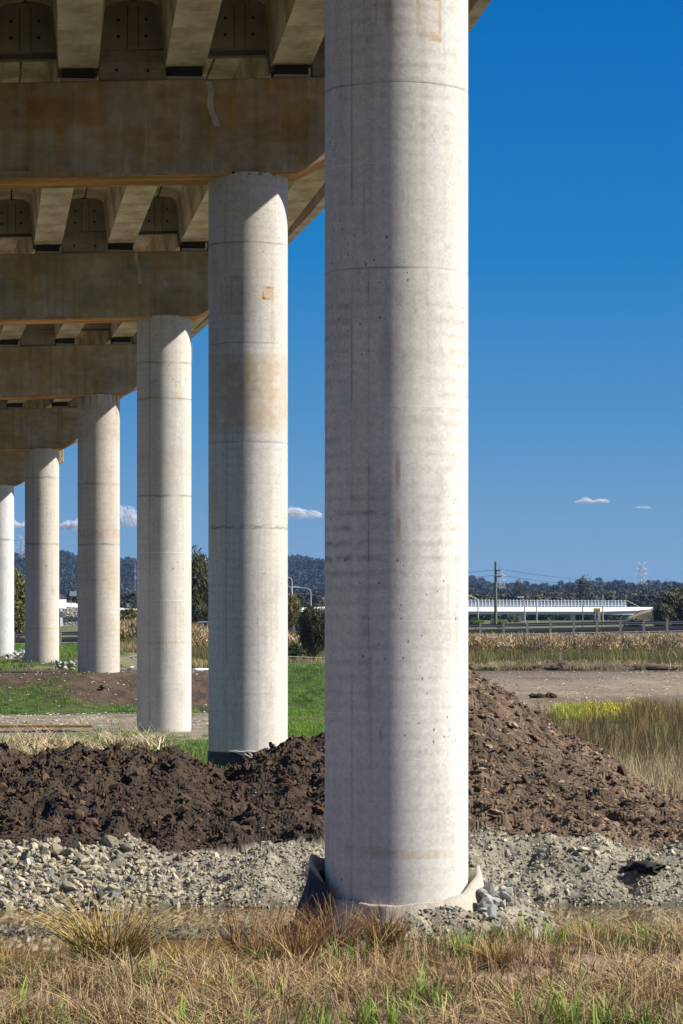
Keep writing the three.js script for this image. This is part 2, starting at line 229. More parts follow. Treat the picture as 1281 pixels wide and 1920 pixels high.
function sweep(sec, A, B) {                              // a closed section (lateral, up) carried straight from frame A to frame B
  const pos = [], uv = []; const pt = (f, q) => V(0, 0, 0).copy(f.p).addScaledVector(f.r, q[0]).add(V(0, q[1] + SUPER * q[0], 0)), L = A.p.distanceTo(B.p); let per = 0;
  const quad = (a, b, c, d, u0, u1, v0, v1) => { for (const [p, u, v] of [[a, u0, v0], [b, u1, v0], [c, u1, v1], [a, u0, v0], [c, u1, v1], [d, u0, v1]]) { pos.push(p.x, p.y, p.z); uv.push(u / 4, v / 4); } };
  for (let i = 0; i < sec.length; i++) { const p = sec[i], q = sec[(i + 1) % sec.length], w = Math.hypot(p[0] - q[0], p[1] - q[1]); quad(pt(A, p), pt(B, p), pt(B, q), pt(A, q), 0, L, per, per + w); per += w; }
  const cap = THREE.ShapeUtils.triangulateShape(sec.map((q) => new THREE.Vector2(...q)), []);
  for (const f of [A, B]) for (const tri of cap) for (const n of tri) { const p = pt(f, sec[n]); pos.push(p.x, p.y, p.z); uv.push(sec[n][0] / 4, sec[n][1] / 4); }
  const g = new THREE.BufferGeometry(); g.setAttribute('position', new THREE.Float32BufferAttribute(pos, 3)); g.setAttribute('uv', new THREE.Float32BufferAttribute(uv, 2)); g.computeVertexNormals(); return g;
}
const along = (f, s, up) => ({ p: f.p.clone().addScaledVector(f.t, s).add(V(0, up, 0)), r: f.r, t: f.t });
const GB = CAPH + .27;                                   // girder soffit above the cap's underside
const deck = thing('viaduct_deck', 'curving concrete viaduct deck on trapezoid girders resting on the pier caps', 'viaduct deck');
for (let i = 0; i < PIER.length - 1; i++) {
  const A = along(frames[i], .22, GB), B = along(frames[i + 1], -.22, GB);
  for (const o of GIRD) part('girder', sweep([[o - .4, 0], [o + .4, 0], [o + .53, 1.2], [o + .68, 1.3], [o + 1.04, 1.34], [o + 1.04, 1.5], [o - 1.04, 1.5], [o - 1.04, 1.34], [o - .68, 1.3], [o - .53, 1.2]], A, B), girderMat, deck);
  for (let k = 0; k < GIRD.length - 1; k++) for (const [f, s, e] of [[frames[i], .3, 1], [frames[i + 1], -.3, -1]]) {
    const l = GIRD[k + 1] + .41, r = GIRD[k] - .41, q = along(f, s, GB), q2 = along(f, s + e * .32, GB);
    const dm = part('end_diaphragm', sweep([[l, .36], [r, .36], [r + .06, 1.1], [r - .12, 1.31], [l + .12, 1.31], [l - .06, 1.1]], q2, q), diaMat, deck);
    if (e < 0 && i >= 1 && i < 3) {
      for (const h of [-.24, .24]) for (const v of [.62, .95]) { const m = (l + r) / 2 + h * 1.15, c = q2.p.clone().addScaledVector(q2.r, m).add(V(0, v + SUPER * m, 0)).addScaledVector(q2.t, -.004), b = bar(c.clone().addScaledVector(q2.t, .03), c, .036, .036, 10); part('tie_hole', b, holeMat, dm); }
      for (const h of [-.1, .12]) { const m = (l + r) / 2 + h, c = q2.p.clone().addScaledVector(q2.r, m).add(V(0, .8 + SUPER * m, 0)).addScaledVector(q2.t, .008); const bb = box(.016, .84, .022); bb.applyQuaternion(new THREE.Quaternion().setFromAxisAngle(V(0, 1, 0), frames[i + 1].turn)); bb.translate(c.x, c.y, c.z); part('form_joint', bb, holeMat, dm); }
    }
  }
  const A2 = along(frames[i], .012, GB), B2 = along(frames[i + 1], -.012, GB);
  part('deck_slab', sweep([[-11.3, 1.503], [4.32, 1.503], [4.32, 1.72], [-11.3, 1.72]], A2, B2), girderMat, deck);
  part('parapet', sweep([[4.325, .82], [4.6, .82], [4.6, 2.5], [4.4, 2.5], [4.325, 1.9]], A2, B2), paraMat, deck);
  part('parapet', sweep([[-11.6, .82], [-11.32, .82], [-11.32, 1.9], [-11.4, 2.5], [-11.6, 2.5]], A2, B2), paraMat, deck);
}

// ------------------------------------------------------------------ the lie of the land (heights relative to the eye)
const CREST = [[-400, 1404], [0, 1404], [60, 1424], [150, 1414], [250, 1426], [330, 1422], [380, 1442], [425, 1450], [470, 1436], [520, 1418], [560, 1394], [609, 1374], [680, 1330], [760, 1286], [830, 1263], [880, 1266], [940, 1294], [1000, 1334], [1060, 1382], [1150, 1432], [1281, 1522], [1400, 1570], [1700, 1590]].map(([x, y]) => [(x - 640.5) * 48 / FPX, (HZ - y) * 48 / FPX]);
const roadY = (x) => -1.5 + .019 * x;                    // road edge height, climbing to the right
function farShore(x) { return lerp(38.75, 39.3, sstep(1, 3.5, x)) + .15 * vn(x * 1.3, 3, 5); }
function nearShore(x) { return lerp(32.3, 35.75, sstep(-1, 2, x)) + .25 * vn(x * .8, 9, 5) + .5 * vn(x * 1.3, 4, 7) * sstep(0, -1.2, x); }
function land(x, d) {
  let h;
  if (d < 56) {
    const bed = -3.78, fs = farShore(x), ns = nearShore(x), bt = -2.93 + .05 * vn(x * .9, 1, 6) + .14 * sstep(4.2, 5.2, x);
    const fg = -3.40 + .06 * fbm(x * .5, d * .5, 3, 61) + .05 * sstep(31, 26, d);
    h = lerp(fg, bed, sstep(ns - .9, ns + .35, d));
    const pad = -3.2 - 1.1 * Math.max(0, Math.hypot((x - .95) / 1.75, (d - 35.9) / 1.65) - .62) + .12 * sstep(.9, 2.2, x) * sstep(36.3, 37.4, d); h = Math.max(h, Math.min(pad, -3.2)); h += .26 * Math.exp(-(((x - 1.62) / .42) ** 2 + ((d - 35.9) / .55) ** 2)) * (d < 38 ? 1 : 0);
    const bank = lerp(-3.62, bt, clamp((d - fs + .25) / (41.0 - fs + .25))); if (d > fs - .3) h = Math.max(h, bank);
    if (d > 41) {
      const dc = 48 + .25 * vn(x, 7, 8), cr = table(CREST, x) + .05 * vn(x * 2.5, 1, 9), s = (d - 41.1) / (dc - 41.1);
      const up = s < 1 ? bt + (cr - bt) * Math.pow(clamp(s), .82) : Math.max(-2.98, cr - (d - dc) * .62 * sstep(0, 1.6, d - dc));
      h = s < 1 ? Math.max(bt - .03, up) : up;
    }
    return h;
  }
  const flat = -2.98 - .009 * (clamp(d, 64, 100) - 64) * (x < 2 ? 1 : .2);
  h = flat + .05 * fbm(x * .25, d * .2, 3, 66);
  const emb = sstep(5, -1, x) * sstep(115.5, 121.3, d + .6 * vn(x * .5, 2, 3)) * (1 - .75 * sstep(128, 140, d) * sstep(-13, -9, x)), top = -1.93 + .28 * sstep(-5, -2.5, x);
  h = lerp(h, top, emb);
  h = lerp(h, roadY(x) - .02, sstep(268, 283, d));
  if (d > 294) h = lerp(roadY(x) + .42, lerp(-1.6, .25, sstep(300, 900, d)), sstep(294, 306, d));
  if (d > 1150) {
    const hn = 1 + .25 * fbm(x / 260, d / 500, 3, 71);
    h += sstep(1250, 2600, d) * (6 + 9 * sstep(-200, 300, x)) * hn;
    h += sstep(2700, 4600, d) * table([[-1200, 70], [-520, 78], [-430, 80], [-390, 78], [-294, 68], [-203, 60], [-120, 66], [-73, 73], [-24, 61], [60, 46], [150, 36], [184, 33], [225, 24], [280, 19], [350, 25], [420, 22], [491, 24], [800, 28]], x * 4600 / d) * (1 + .06 * fbm(x / 110, d / 300, 3, 73));
  }
  return h;
}
const gy = (x, d) => EYE + land(x, d);
function rough(x, d) {                                    // fine relief of the near ground
  const z = zone(x, d);
  if (z === 'mound') {
    const right = sstep(-.6, 1.2, x), s = x * .9 - d * .35, t = x * .35 + d * .9;    // right face is raked by runoff
    const clod = .26 * ridge(x * 1.1, d * 1.2, 4, 81) + .09 * ridge(x * 5, d * 5, 3, 85) - .05;
    const plate = .06 * fbm(x * 1.2, d * 1.2, 3, 91) + .12 * ridge(s * 1.6, t * 3.9, 3, 93) + .07 * ridge(x * 4.5, d * 5, 3, 95) - .07 * sstep(.2, .9, fbm(x * 2, d * 2, 3, 98) * 2) + .06 * ridge((x + .85 * d) * 3.0, (d - x) * .3, 2, 99) * sstep(45.5, 43, d) * sstep(1.6, 2.4, x) * sstep(4.2, 3.4, x);
    return lerp(clod, plate, right) * sstep(41, 41.8, d);
  }
  if (z === 'gravel') return .15 * fbm(x * 1.8, d * 1.8, 4, 86) + .06 * ridge(x * 5, d * 6, 3, 87) + .09 * ridge(x * 1.7, d * .5, 2, 90) * sstep(38.6, 39.8, d) - .03 + .1 * sstep(.15, .5, fbm(x * 1.3, d * .9, 2, 88)) * sstep(39, 40.5, d);
  return .035 * fbm(x * 3, d * 3, 4, 89);
}
function zone(x, d) {
  const edge = 41.15 + .35 * fbm(x * 1.5, 2, 3, 55) + .25 * sstep(-2.3, -1.2, x) - .3 * sstep(2, 4, x);
  if (d > edge) return 'mound';
  if (d > 38.2) return 'gravel';
  const p = Math.hypot((x - .95) / 1.9, (d - 36) / 1.75) + .12 * vn(x * 2, d * 2, 6);
  return p < 1 ? 'gravel' : 'soil';
}
const near = { soil: [], gravel: [], mound: [] };
{
  const x0 = -8.5, x1 = 8.5, d0 = 22, d1 = 55.5, s = .048, nx = Math.round((x1 - x0) / s), nd = Math.round((d1 - d0) / s);
  const pos = new Float32Array((nx + 1) * (nd + 1) * 3), uv = new Float32Array((nx + 1) * (nd + 1) * 2), col = new Float32Array((nx + 1) * (nd + 1) * 3);
  for (let j = 0; j <= nd; j++) for (let i = 0; i <= nx; i++) {
    const k = j * (nx + 1) + i, x = x0 + i * s, d = d0 + j * s, z = zone(x, d), h = land(x, d) + rough(x, d);
    pos.set([x, EYE + h, -d], k * 3); uv.set([x / 1.7, d / 1.7], k * 2);
    let c; const n = fbm(x * .9, d * .9, 4, 15), m = fbm(x * 5, d * 5, 2, 16);
    if (z === 'soil') { const w = sstep(-3.5, -3.42, h); c = [.33, .225, .145].map((v, q) => lerp([.11, .08, .05][q], v, w) * (1 + .5 * n + .2 * m)); }
    else if (z === 'gravel') { const w = .25 + .75 * sstep(-3.52, -3.4, h); c = [.34, .305, .225].map((v) => v * w * (1 + .25 * n + .2 * m)); }
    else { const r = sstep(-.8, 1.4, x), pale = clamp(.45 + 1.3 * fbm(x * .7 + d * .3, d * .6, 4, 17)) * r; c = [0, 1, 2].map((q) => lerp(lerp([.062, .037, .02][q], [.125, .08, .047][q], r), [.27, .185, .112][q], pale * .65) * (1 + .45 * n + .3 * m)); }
    col.set(c, k * 3);
  }
  const lists = { soil: [], gravel: [], mound: [] };
  for (let j = 0; j < nd; j++) for (let i = 0; i < nx; i++) { const a = j * (nx + 1) + i, b = a + nx + 1; lists[zone(x0 + (i + .5) * s, d0 + (j + .5) * s)].push(a, a + 1, b, b, a + 1, b + 1); }
  const full = new THREE.BufferGeometry(); full.setAttribute('position', new THREE.BufferAttribute(pos, 3)); full.setIndex([...Array(0)]);
  const all = new Uint32Array(lists.soil.length + lists.gravel.length + lists.mound.length); all.set(lists.soil); all.set(lists.gravel, lists.soil.length); all.set(lists.mound, lists.soil.length + lists.gravel.length);
  full.setIndex(new THREE.BufferAttribute(all, 1)); full.computeVertexNormals(); const nor = full.attributes.normal.array;
  for (const z in lists) {
    const map = new Int32Array((nx + 1) * (nd + 1)).fill(-1), P = [], N = [], U = [], C = [], I = [];
    for (const k of lists[z]) { if (map[k] < 0) { map[k] = P.length / 3; P.push(pos[k * 3], pos[k * 3 + 1], pos[k * 3 + 2]); N.push(nor[k * 3], nor[k * 3 + 1], nor[k * 3 + 2]); U.push(uv[k * 2], uv[k * 2 + 1]); C.push(col[k * 3], col[k * 3 + 1], col[k * 3 + 2]); } I.push(map[k]); }
    const g = new THREE.BufferGeometry(); g.setAttribute('position', new THREE.Float32BufferAttribute(P, 3)); g.setAttribute('normal', new THREE.Float32BufferAttribute(N, 3)); g.setAttribute('uv', new THREE.Float32BufferAttribute(U, 2)); g.setAttribute('color', new THREE.Float32BufferAttribute(C, 3)); g.setIndex(I); near[z] = g;
  }
}
const earthMat = (b) => std(1, 1, 1, { vertexColors: true, map: soilTone, bumpMap: soilTex, bumpScale: b, roughness: .95 });
const fgGround = struct('ground_foreground', near.soil, earthMat(.03), 'bare brown soil of the near shore under the dry grass');
const gravelBank = struct('gravel_bank', near.gravel, earthMat(.04), 'pale crushed rock bank along the far edge of the water');
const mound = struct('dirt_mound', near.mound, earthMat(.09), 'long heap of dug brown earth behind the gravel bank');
// wide ground, one sheet to the horizon
{
  const ds = []; for (let d = -120; d < 20; d += 10) ds.push(d); for (let d = 20; d < 52; d += 2) ds.push(d); for (let d = 52; d < 130; d += .8) ds.push(d); for (let d = 130; d < 310; d += 2) ds.push(d); for (let d = 310; d < 1200; d *= 1.06) ds.push(d); for (let d = 1200; d < 6500; d *= 1.025) ds.push(d); ds.push(6500, 7200);
  const nx = 150, pos = [], uv = [], col = [], idx = [];
  ds.forEach((d, j) => {
    const hw = 40 + .42 * Math.max(0, d), a = Math.abs(d);
    for (let i = 0; i <= nx; i++) {
      const q = i / nx * 2 - 1, x = hw * (.25 * q + .75 * q * q * q);
      let h = d < 20 ? -3.5 : land(x, d); if (d < 57 && x > -9.5 && x < 10) h -= .45 * sstep(57, 54.5, d) + (d > 40 && d < 53 ? .6 : 0); if (d > 6600) h -= 60;
      if (d >= 57 && d < 120) h += .05 * vn(x * .7, d * .7, 4);
      pos.push(x, EYE + h, -d); uv.push(x / 3, d / 3);
      const n = fbm(x * .12, d * .08, 4, 18), m = fbm(x * .8, d * .5, 3, 19);
      let c = [.20, .16, .09];
      if (d > 53 && d < 100) c = x < 1.5 ? [.12, .13, .045] : [.21, .17, .09];
      if (d > 84 && d < 117 && x < -2.2) c = [.36, .29, .21];
      if (d >= 114 && d < 129 && x < 3) { const green = clamp(.5 + 3 * fbm(x * .3, d * .25, 3, 20) + sstep(-9, -12, x) - 1.3 * sstep(-11, -9, x) * sstep(-3.6, -4.6, x) * sstep(116.4, 117.4, d) - .7 * sstep(118.6, 120.4, d) * sstep(-3.5, -5, x) + sstep(-4.5, -3, x)); c = [0, 1, 2].map((k) => lerp([.10, .062, .038][k], [.075, .14, .012][k], green)); }
      if (d >= 98 && d < 208 && x > 3.2) { const dark = clamp(.35 + 1.4 * fbm(x * .09, d * .05, 4, 22) + sstep(160, 200, d) * .7 - .3); c = [0, 1, 2].map((k) => lerp([.36, .265, .17][k], [.125, .078, .042][k], dark)); }
      if (d >= 121 && d < 172 && x < -5) c = [.12, .085, .055]; if (d >= 172 && d < 268 && x < -13) c = [.085, .125, .03];
      if (d >= 129 && d < 268 && x >= -13 && x <= 3.2) c = [.20, .18, .08];
      if (d >= 208 && d < 268 && x > 3.2) c = [.24, .20, .10];
      if (d >= 268 && d < 284) c = [.16, .14, .11];
      if (d > 294) c = [.16, .18, .05];
      if (d > 1150) c = [.045, .05, .028];
      const k = 1 + .35 * n + .3 * m; col.push(c[0] * k, c[1] * k, c[2] * k);
      if (j && i) { const b = j * (nx + 1) + i, e = b - nx - 1; idx.push(e - 1, e, b - 1, b - 1, e, b); }
    }
  });
  const g = new THREE.BufferGeometry(); g.setAttribute('position', new THREE.Float32BufferAttribute(pos, 3)); g.setAttribute('uv', new THREE.Float32BufferAttribute(uv, 2)); g.setAttribute('color', new THREE.Float32BufferAttribute(col, 3)); g.setIndex(idx); g.computeVertexNormals();
  struct('ground', g, std(1, 1, 1, { vertexColors: true, map: soilTone, bumpMap: soilTex, bumpScale: .06, roughness: .95 }), 'flat open construction ground running back to wooded hills');
}
// muddy water
{
  const w = new THREE.PlaneGeometry(40, 8.4, 1, 1); w.rotateX(-Math.PI / 2); w.translate(0, 0, 0);
  const U = w.attributes.uv; for (let i = 0; i < U.count; i++) U.setXY(i, U.getX(i) * 13, U.getY(i) * 2.2);
  const m = new THREE.MeshPhysicalMaterial({ color: new THREE.Color().setRGB(.15, .095, .038), roughness: .012, ior: 1.33, bumpMap: soilTex, bumpScale: .0004 });
  const o = struct('water', w, m, 'still muddy brown water between the grass and the gravel bank'); o.position.set(0, EYE - 3.5, -36.6);
}

// ------------------------------------------------------------------ stones and clods
function lump(k, det, amp, flat = 1) {
  let g = new THREE.IcosahedronGeometry(1, det); g.deleteAttribute('uv'); g.deleteAttribute('normal'); g = mergeVertices(g, 1e-4); const P = g.attributes.position;
  const cuts = []; for (let n = 0; n < 9; n++) cuts.push([V(hash(n, k, 1) - .5, hash(n, k, 2) - .5, hash(n, k, 3) - .5).normalize(), .42 + .33 * hash(n, k, 4)]);
  for (let i = 0; i < P.count; i++) { const v = V(P.getX(i), P.getY(i), P.getZ(i)), r = 1 + amp * (vn(v.x * 2.1 + 5 * k, v.y * 2.1 + v.z * 3, k) + .5 * vn(v.x * 5, v.y * 5 + v.z * 4, k + 3)); v.multiplyScalar(r); if (flat) for (const [n, c] of cuts) { const q = v.dot(n); if (q > c) v.addScaledVector(n, (c - q) * .98); } P.setXYZ(i, v.x, v.y * .8, v.z); }
  if (flat) { g = g.toNonIndexed(); } g.computeVertexNormals(); g.setAttribute('uv', new THREE.Float32BufferAttribute(new Float32Array(g.attributes.position.count * 2), 2)); return g;
}
const stoneG = [1, 2, 3, 4].map((k) => lump(k * 17, 2, .14, 1)), clodG = [5, 6, 7].map((k) => lump(k * 13, 2, .5, 1));
const stoneM = [[.44, .385, .28], [.34, .30, .22], [.50, .455, .36], [.27, .28, .265]].map((c) => std(...c, { bumpMap: grainTex, bumpScale: .004 }));
const clodM = [[.068, .038, .02], [.095, .055, .03], [.05, .029, .016]].map((c) => std(...c));
const whiteStoneM = std(1, 1, 1), whiteClodM = std(1, 1, 1);
{
  const small = [], big = [];
  const spot = () => { for (;;) { const x = rr(-6, 6.5), d = rr(34.3, 41.6); if (zone(x, d) === 'gravel' && land(x, d) > -3.58) return [x, d]; } };
  for (let n = 0; n < 15000; n++) { const [x, d] = spot(), left = sstep(-1.5, -3.2, x); const s = rr(.012, .031) * (1 + left * .9) * (rnd() < .1 ? 1.9 : 1), c = rr(.35, 1.05); small.push({ p: [x, gy(x, d) + rough(x, d) + s * .1, -d], s: [s, s * rr(.6, 1), s * rr(.7, 1.2)], r: [rr(0, 6), rr(0, 6), rr(0, 6)], c: rnd() < .12 ? [.26 * c, .27 * c, .26 * c] : [.43 * c, .375 * c, .265 * c] }); }
  for (let k = 0; k < 3; k++) stuff('gravel', stoneG[k], whiteStoneM, small.filter((_, i) => i % 3 === k), gravelBank);
  for (let n = 0; n < 290; n++) { let [x, d] = spot(); if (n < 170 && x > -2) x = rr(-5.6, -1.8); if (zone(x, d) !== 'gravel' || land(x, d) < -3.6) { n--; continue; } const s = rr(.035, .07) * (rnd() < .12 ? 1.5 : 1), m = part('stone', stoneG[n % 4], pick([stoneM[0], stoneM[1], stoneM[2], stoneM[0]]), gravelBank); m.position.set(x, gy(x, d) + rough(x, d) + s * .1, -d); m.scale.set(s, s * rr(.6, .95), s * rr(.7, 1.2)); m.rotation.set(rr(0, 6), rr(0, 6), rr(0, 6)); }
  const clods = [];
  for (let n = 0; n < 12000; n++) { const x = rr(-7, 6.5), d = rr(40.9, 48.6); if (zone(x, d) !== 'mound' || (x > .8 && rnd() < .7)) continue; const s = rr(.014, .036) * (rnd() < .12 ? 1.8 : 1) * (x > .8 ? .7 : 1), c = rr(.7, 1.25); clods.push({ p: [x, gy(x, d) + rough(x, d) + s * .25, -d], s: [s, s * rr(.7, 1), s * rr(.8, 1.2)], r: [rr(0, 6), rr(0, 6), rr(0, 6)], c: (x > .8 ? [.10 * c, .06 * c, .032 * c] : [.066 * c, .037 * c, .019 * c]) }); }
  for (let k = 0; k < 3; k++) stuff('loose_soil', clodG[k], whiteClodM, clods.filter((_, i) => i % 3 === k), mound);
  for (let n = 0; n < 280; n++) { const x = n < 210 ? rr(-5.6, .2) : rr(1.7, 5.6), d = rr(41.4, 48.3); if (zone(x, d) !== 'mound') { n--; continue; } const s = (n < 210 ? rr(.05, .11) : rr(.035, .075)) * (rnd() < .1 ? 1.5 : 1), m = part('soil_clod', clodG[n % 3], clodM[n % 3], mound); m.position.set(x, gy(x, d) + rough(x, d) + s * .2, -d); m.scale.set(s, s * rr(.65, .9), s * rr(.8, 1.2)); m.rotation.set(rr(0, 6), rr(0, 6), rr(0, 6)); }
  const plates = []; // crusted flakes of earth on the right face
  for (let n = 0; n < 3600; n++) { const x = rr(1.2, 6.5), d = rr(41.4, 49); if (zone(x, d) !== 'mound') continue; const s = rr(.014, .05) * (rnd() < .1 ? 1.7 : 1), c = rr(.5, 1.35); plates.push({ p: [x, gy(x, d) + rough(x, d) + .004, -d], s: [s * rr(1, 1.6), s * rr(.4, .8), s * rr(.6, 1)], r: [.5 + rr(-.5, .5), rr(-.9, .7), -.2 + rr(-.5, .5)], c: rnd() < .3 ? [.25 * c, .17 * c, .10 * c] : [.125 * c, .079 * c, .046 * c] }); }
  for (let k = 0; k < 3; k++) stuff('soil_crust', clodG[k], whiteClodM, plates.filter((_, i) => i % 3 === k), mound);
  const chips = []; // pale stones and sods in the earth
  for (let n = 0; n < 1500; n++) { const x = rr(-6, 6.5), d = rr(41.2, 49); if (zone(x, d) !== 'mound' || (x < 1 && rnd() < .75)) continue; const s = rr(.007, .018) * (rnd() < .05 ? 1.8 : 1), c = rr(.35, .95); chips.push({ p: [x, gy(x, d) + rough(x, d) + s * .4, -d], s: [s * 1.3, s * .7, s], r: [rr(-.4, .4), rr(0, 6), rr(-.4, .4)], c: [.5 * c, .44 * c, .36 * c] }); }
  stuff('stone_chips', stoneG[1], whiteStoneM, chips, mound);
  const flats = []; for (let n = 0; n < 2600; n++) { const x = rr(4, 26), d = rr(104, 200); const s = rr(.02, .07), c = rr(.5, 1.1); flats.push({ p: [x, gy(x, d), -d], s: [s * 1.3, s * .6, s], r: [0, rr(0, 6), 0], c: rnd() < .5 ? [.5 * c, .45 * c, .37 * c] : [.13 * c, .09 * c, .06 * c] }); }
  for (let n = 0; n < 900; n++) { const x = rr(-14, -3), d = rr(100, 122); const s = rr(.02, .06), c = rr(.5, 1.1); flats.push({ p: [x, gy(x, d) + .01, -d], s: [s * 1.3, s * .6, s], r: [0, rr(0, 6), 0], c: [.55 * c, .5 * c, .42 * c] }); }
  stuff('scattered_stones', stoneG[0], whiteStoneM, flats, null, 'small pale stones strewn over the flat dirt', 'stones');
}
// heap of clods out on the flat, and black lump on the slope
{
  const b = at(1017, 1306, 127), h = thing('clod_heap', 'small dark heap of clods alone on the flat bare dirt', 'dirt heap', [b.x, gy(b.x, 127), -127]);
  for (let n = 0; n < 14; n++) { const s = rr(.06, .16), m = part('soil_clod', clodG[n % 3], clodM[2], h); m.position.set(rr(-.5, .45), s * .6, rr(-.3, .3)); m.scale.setScalar(s); }
  const q = at(193, 1287, 118.5), o = solo('dark_lump', 'black crumpled lump on the brown slope left of the third pier', 'debris', clodG[1], std(.012, .012, .013, { roughness: .6 })); o.position.set(q.x, gy(q.x, 118.5) + .08, -118.5); o.scale.set(.15, .12, .15);
}
// grey cobbles beside the cloth collar
for (let n = 0; n < 30; n++) { const x = 1.55 + 1.0 * rnd() * rnd(), d = rr(34.7, 35.9), s = rr(.04, .11), m = part('cobble', stoneG[n % 4], n % 3 ? std(.33, .325, .295) : std(.25, .255, .245), gravelBank); m.position.set(x, gy(x, d) + rr(-.02, .05), -d); m.scale.set(s, s * .8, s); m.rotation.set(rr(0, 6), rr(0, 6), rr(0, 6)); }

// ------------------------------------------------------------------ cloth at the feet of the piers
{
  const [cx, cd] = PIER[1], t = thing('geotextile_wrap', 'dirty white cloth bunched round the foot of the nearest pier', 'cloth', [cx, EYE - 3.42, -cd]);
  const n = 180, prof = 12, pos = [], idx = [], uv = [];
  const rim = [[-180, .62], [-130, .66], [-95, .80], [-78, .66], [-62, .36], [-40, .33], [0, .315], [35, .34], [60, .40], [78, .56], [92, .66], [130, .5], [180, .62]];
  for (let i = 0; i <= n; i++) {
    const a = -180 + 360 * i / n, th = a * Math.PI / 180, top = table(rim, a) + .014 * vn(a / 9, 1, 4), fold = .03 * vn(a / 7, 2, 4) + .02 * vn(a / 2.6, 5, 4), lobe = .16 * sstep(-62, -85, a) * sstep(-125, -95, a) + .1 * sstep(62, 85, a) * sstep(125, 100, a);
    for (let j = 0; j <= prof; j++) {
      const q = j / prof;                                // inner lip, over the roll, then draped outward
      let r, y; if (q < .2) { r = .812 + lobe * .6 + .01; y = top - .14 * (1 - q / .2); } else if (q < .42) { const w = (q - .2) / .22 * Math.PI; r = .822 + lobe * .6 + .027 * (1 - Math.cos(w)); y = top + .025 * Math.sin(w); } else { const w = (q - .42) / .58; r = .875 + lobe * .7 + w * (.07 + fold * 1.6) + fold * Math.sin(w * 3) * .5; y = lerp(top, -.06, Math.pow(w, .9)) + .02 * vn(a / 5, w * 4, 7); }
      pos.push(Math.sin(th) * r, y, Math.cos(th) * r); uv.push(a / 30, q * 2);
      if (i && j) { const b = i * (prof + 1) + j, e = b - prof - 1; idx.push(e - 1, e, b - 1, b - 1, e, b); }
    }
  }
  const g = new THREE.BufferGeometry(); g.setAttribute('position', new THREE.Float32BufferAttribute(pos, 3)); g.setAttribute('uv', new THREE.Float32BufferAttribute(uv, 2)); g.setIndex(idx); g.computeVertexNormals();
  part('collar', g, std(.58, .52, .43, { bumpMap: grainTex, bumpScale: .012 }), t);
  // dark side of the sheet sloping to the ground on the left
  const p2 = [], i2 = [], u2 = []; for (let i = 0; i <= 24; i++) for (let j = 0; j <= 14; j++) { const u = i / 24, w = j / 14, th = lerp(-118, -52, u) * Math.PI / 180, top = lerp(.77, .46, Math.abs(u - .35) * 1.2), r = lerp(.96, 1.2 - .2 * Math.abs(u - .5), w) + .02 * vn(u * 7, w * 3, 3), y = lerp(top, -.14, w) + .025 * vn(u * 6, w * 4, 5); p2.push(Math.sin(th) * r, y, Math.cos(th) * r); u2.push(u * 3, w * 3); if (i && j) { const b = i * 15 + j, e = b - 15; i2.push(e - 1, e, b - 1, b - 1, e, b); } }
  const g2 = new THREE.BufferGeometry(); g2.setAttribute('position', new THREE.Float32BufferAttribute(p2, 3)); g2.setAttribute('uv', new THREE.Float32BufferAttribute(u2, 2)); g2.setIndex(i2); g2.computeVertexNormals();
  part('dark_liner', g2, std(.014, .019, .042, { roughness: .7, bumpMap: grainTex, bumpScale: .006 }), t).userData.label = 'dark blue liner sheet';
  const [x2, d2] = PIER[2], s = thing('pier_sleeve', 'black ribbed plastic sleeve round the foot of the second pier', 'pier sleeve', [x2, EYE - 3.6, -d2]);
  const pts = []; for (let k = 0; k <= 40; k++) pts.push(new THREE.Vector2(.815 + (k % 2 ? .012 : 0), k / 40 * .98)); pts.push(new THREE.Vector2(.803, .99)); part('sleeve', new THREE.LatheGeometry(pts, 72), std(.018, .02, .028, { roughness: .55 }), s);
  const ropes = []; for (let k = 0; k < 4; k++) { const cv = []; for (let i = 0; i <= 14; i++) { const th = lerp(-.5 + k * .18, 1.25, i / 14); cv.push(V(Math.sin(th) * .84, 1.0 - .11 * k * Math.sin(i / 14 * Math.PI) + .015 * vn(i, k, 3), Math.cos(th) * .84)); } ropes.push(new THREE.TubeGeometry(new THREE.CatmullRomCurve3(cv), 40, .014, 6)); }
  part('cloth_strip', merge(ropes), std(.6, .55, .47), s);
}

// ------------------------------------------------------------------ grasses
function tuft(n, h, spread, lean, w, base, tip, k, plume) {          // curved tapering blades with colour running from foot to tip
  const pos = [], col = [], idx = [];
  for (let b = 0; b < n; b++) {
    const R = (q) => hash(b, k, q), a = R(1) * 6.283, r = Math.sqrt(R(2)) * spread, H = h * (.45 + .55 * R(3)), ln = lean * (.2 + R(4) * 1.1), da = a + (R(5) - .5) * 2.2, wa = R(6) * 6.283, ww = w * (.6 + .7 * R(7)), tone = .65 + .6 * R(8), sg = 4, at0 = pos.length / 3;
    for (let s = 0; s <= sg; s++) {
      const t = s / sg, off = ln * H * t * t, y = H * t * (1 - .35 * Math.min(1, ln) * t), x = Math.cos(a) * r + Math.cos(da) * off, z = Math.sin(a) * r + Math.sin(da) * off;
      let q = ww * (1 - t * .85) / 2; if (plume && t > .7 && R(9) < plume) q = ww * 3.2 * (t < .9 ? 1 : .35);
      pos.push(x - Math.cos(wa) * q, y, z - Math.sin(wa) * q, x + Math.cos(wa) * q, y, z + Math.sin(wa) * q);
      for (let e = 0; e < 2; e++) for (let c = 0; c < 3; c++) col.push(lerp(base[c], tip[c], Math.pow(t, .8)) * tone);
      if (s) { const p = at0 + s * 2; idx.push(p - 2, p - 1, p, p, p - 1, p + 1); }
    }
  }
  const g = new THREE.BufferGeometry(); g.setAttribute('position', new THREE.Float32BufferAttribute(pos, 3)); g.setAttribute('color', new THREE.Float32BufferAttribute(col, 3)); g.setIndex(idx); g.computeVertexNormals(); return g;
}
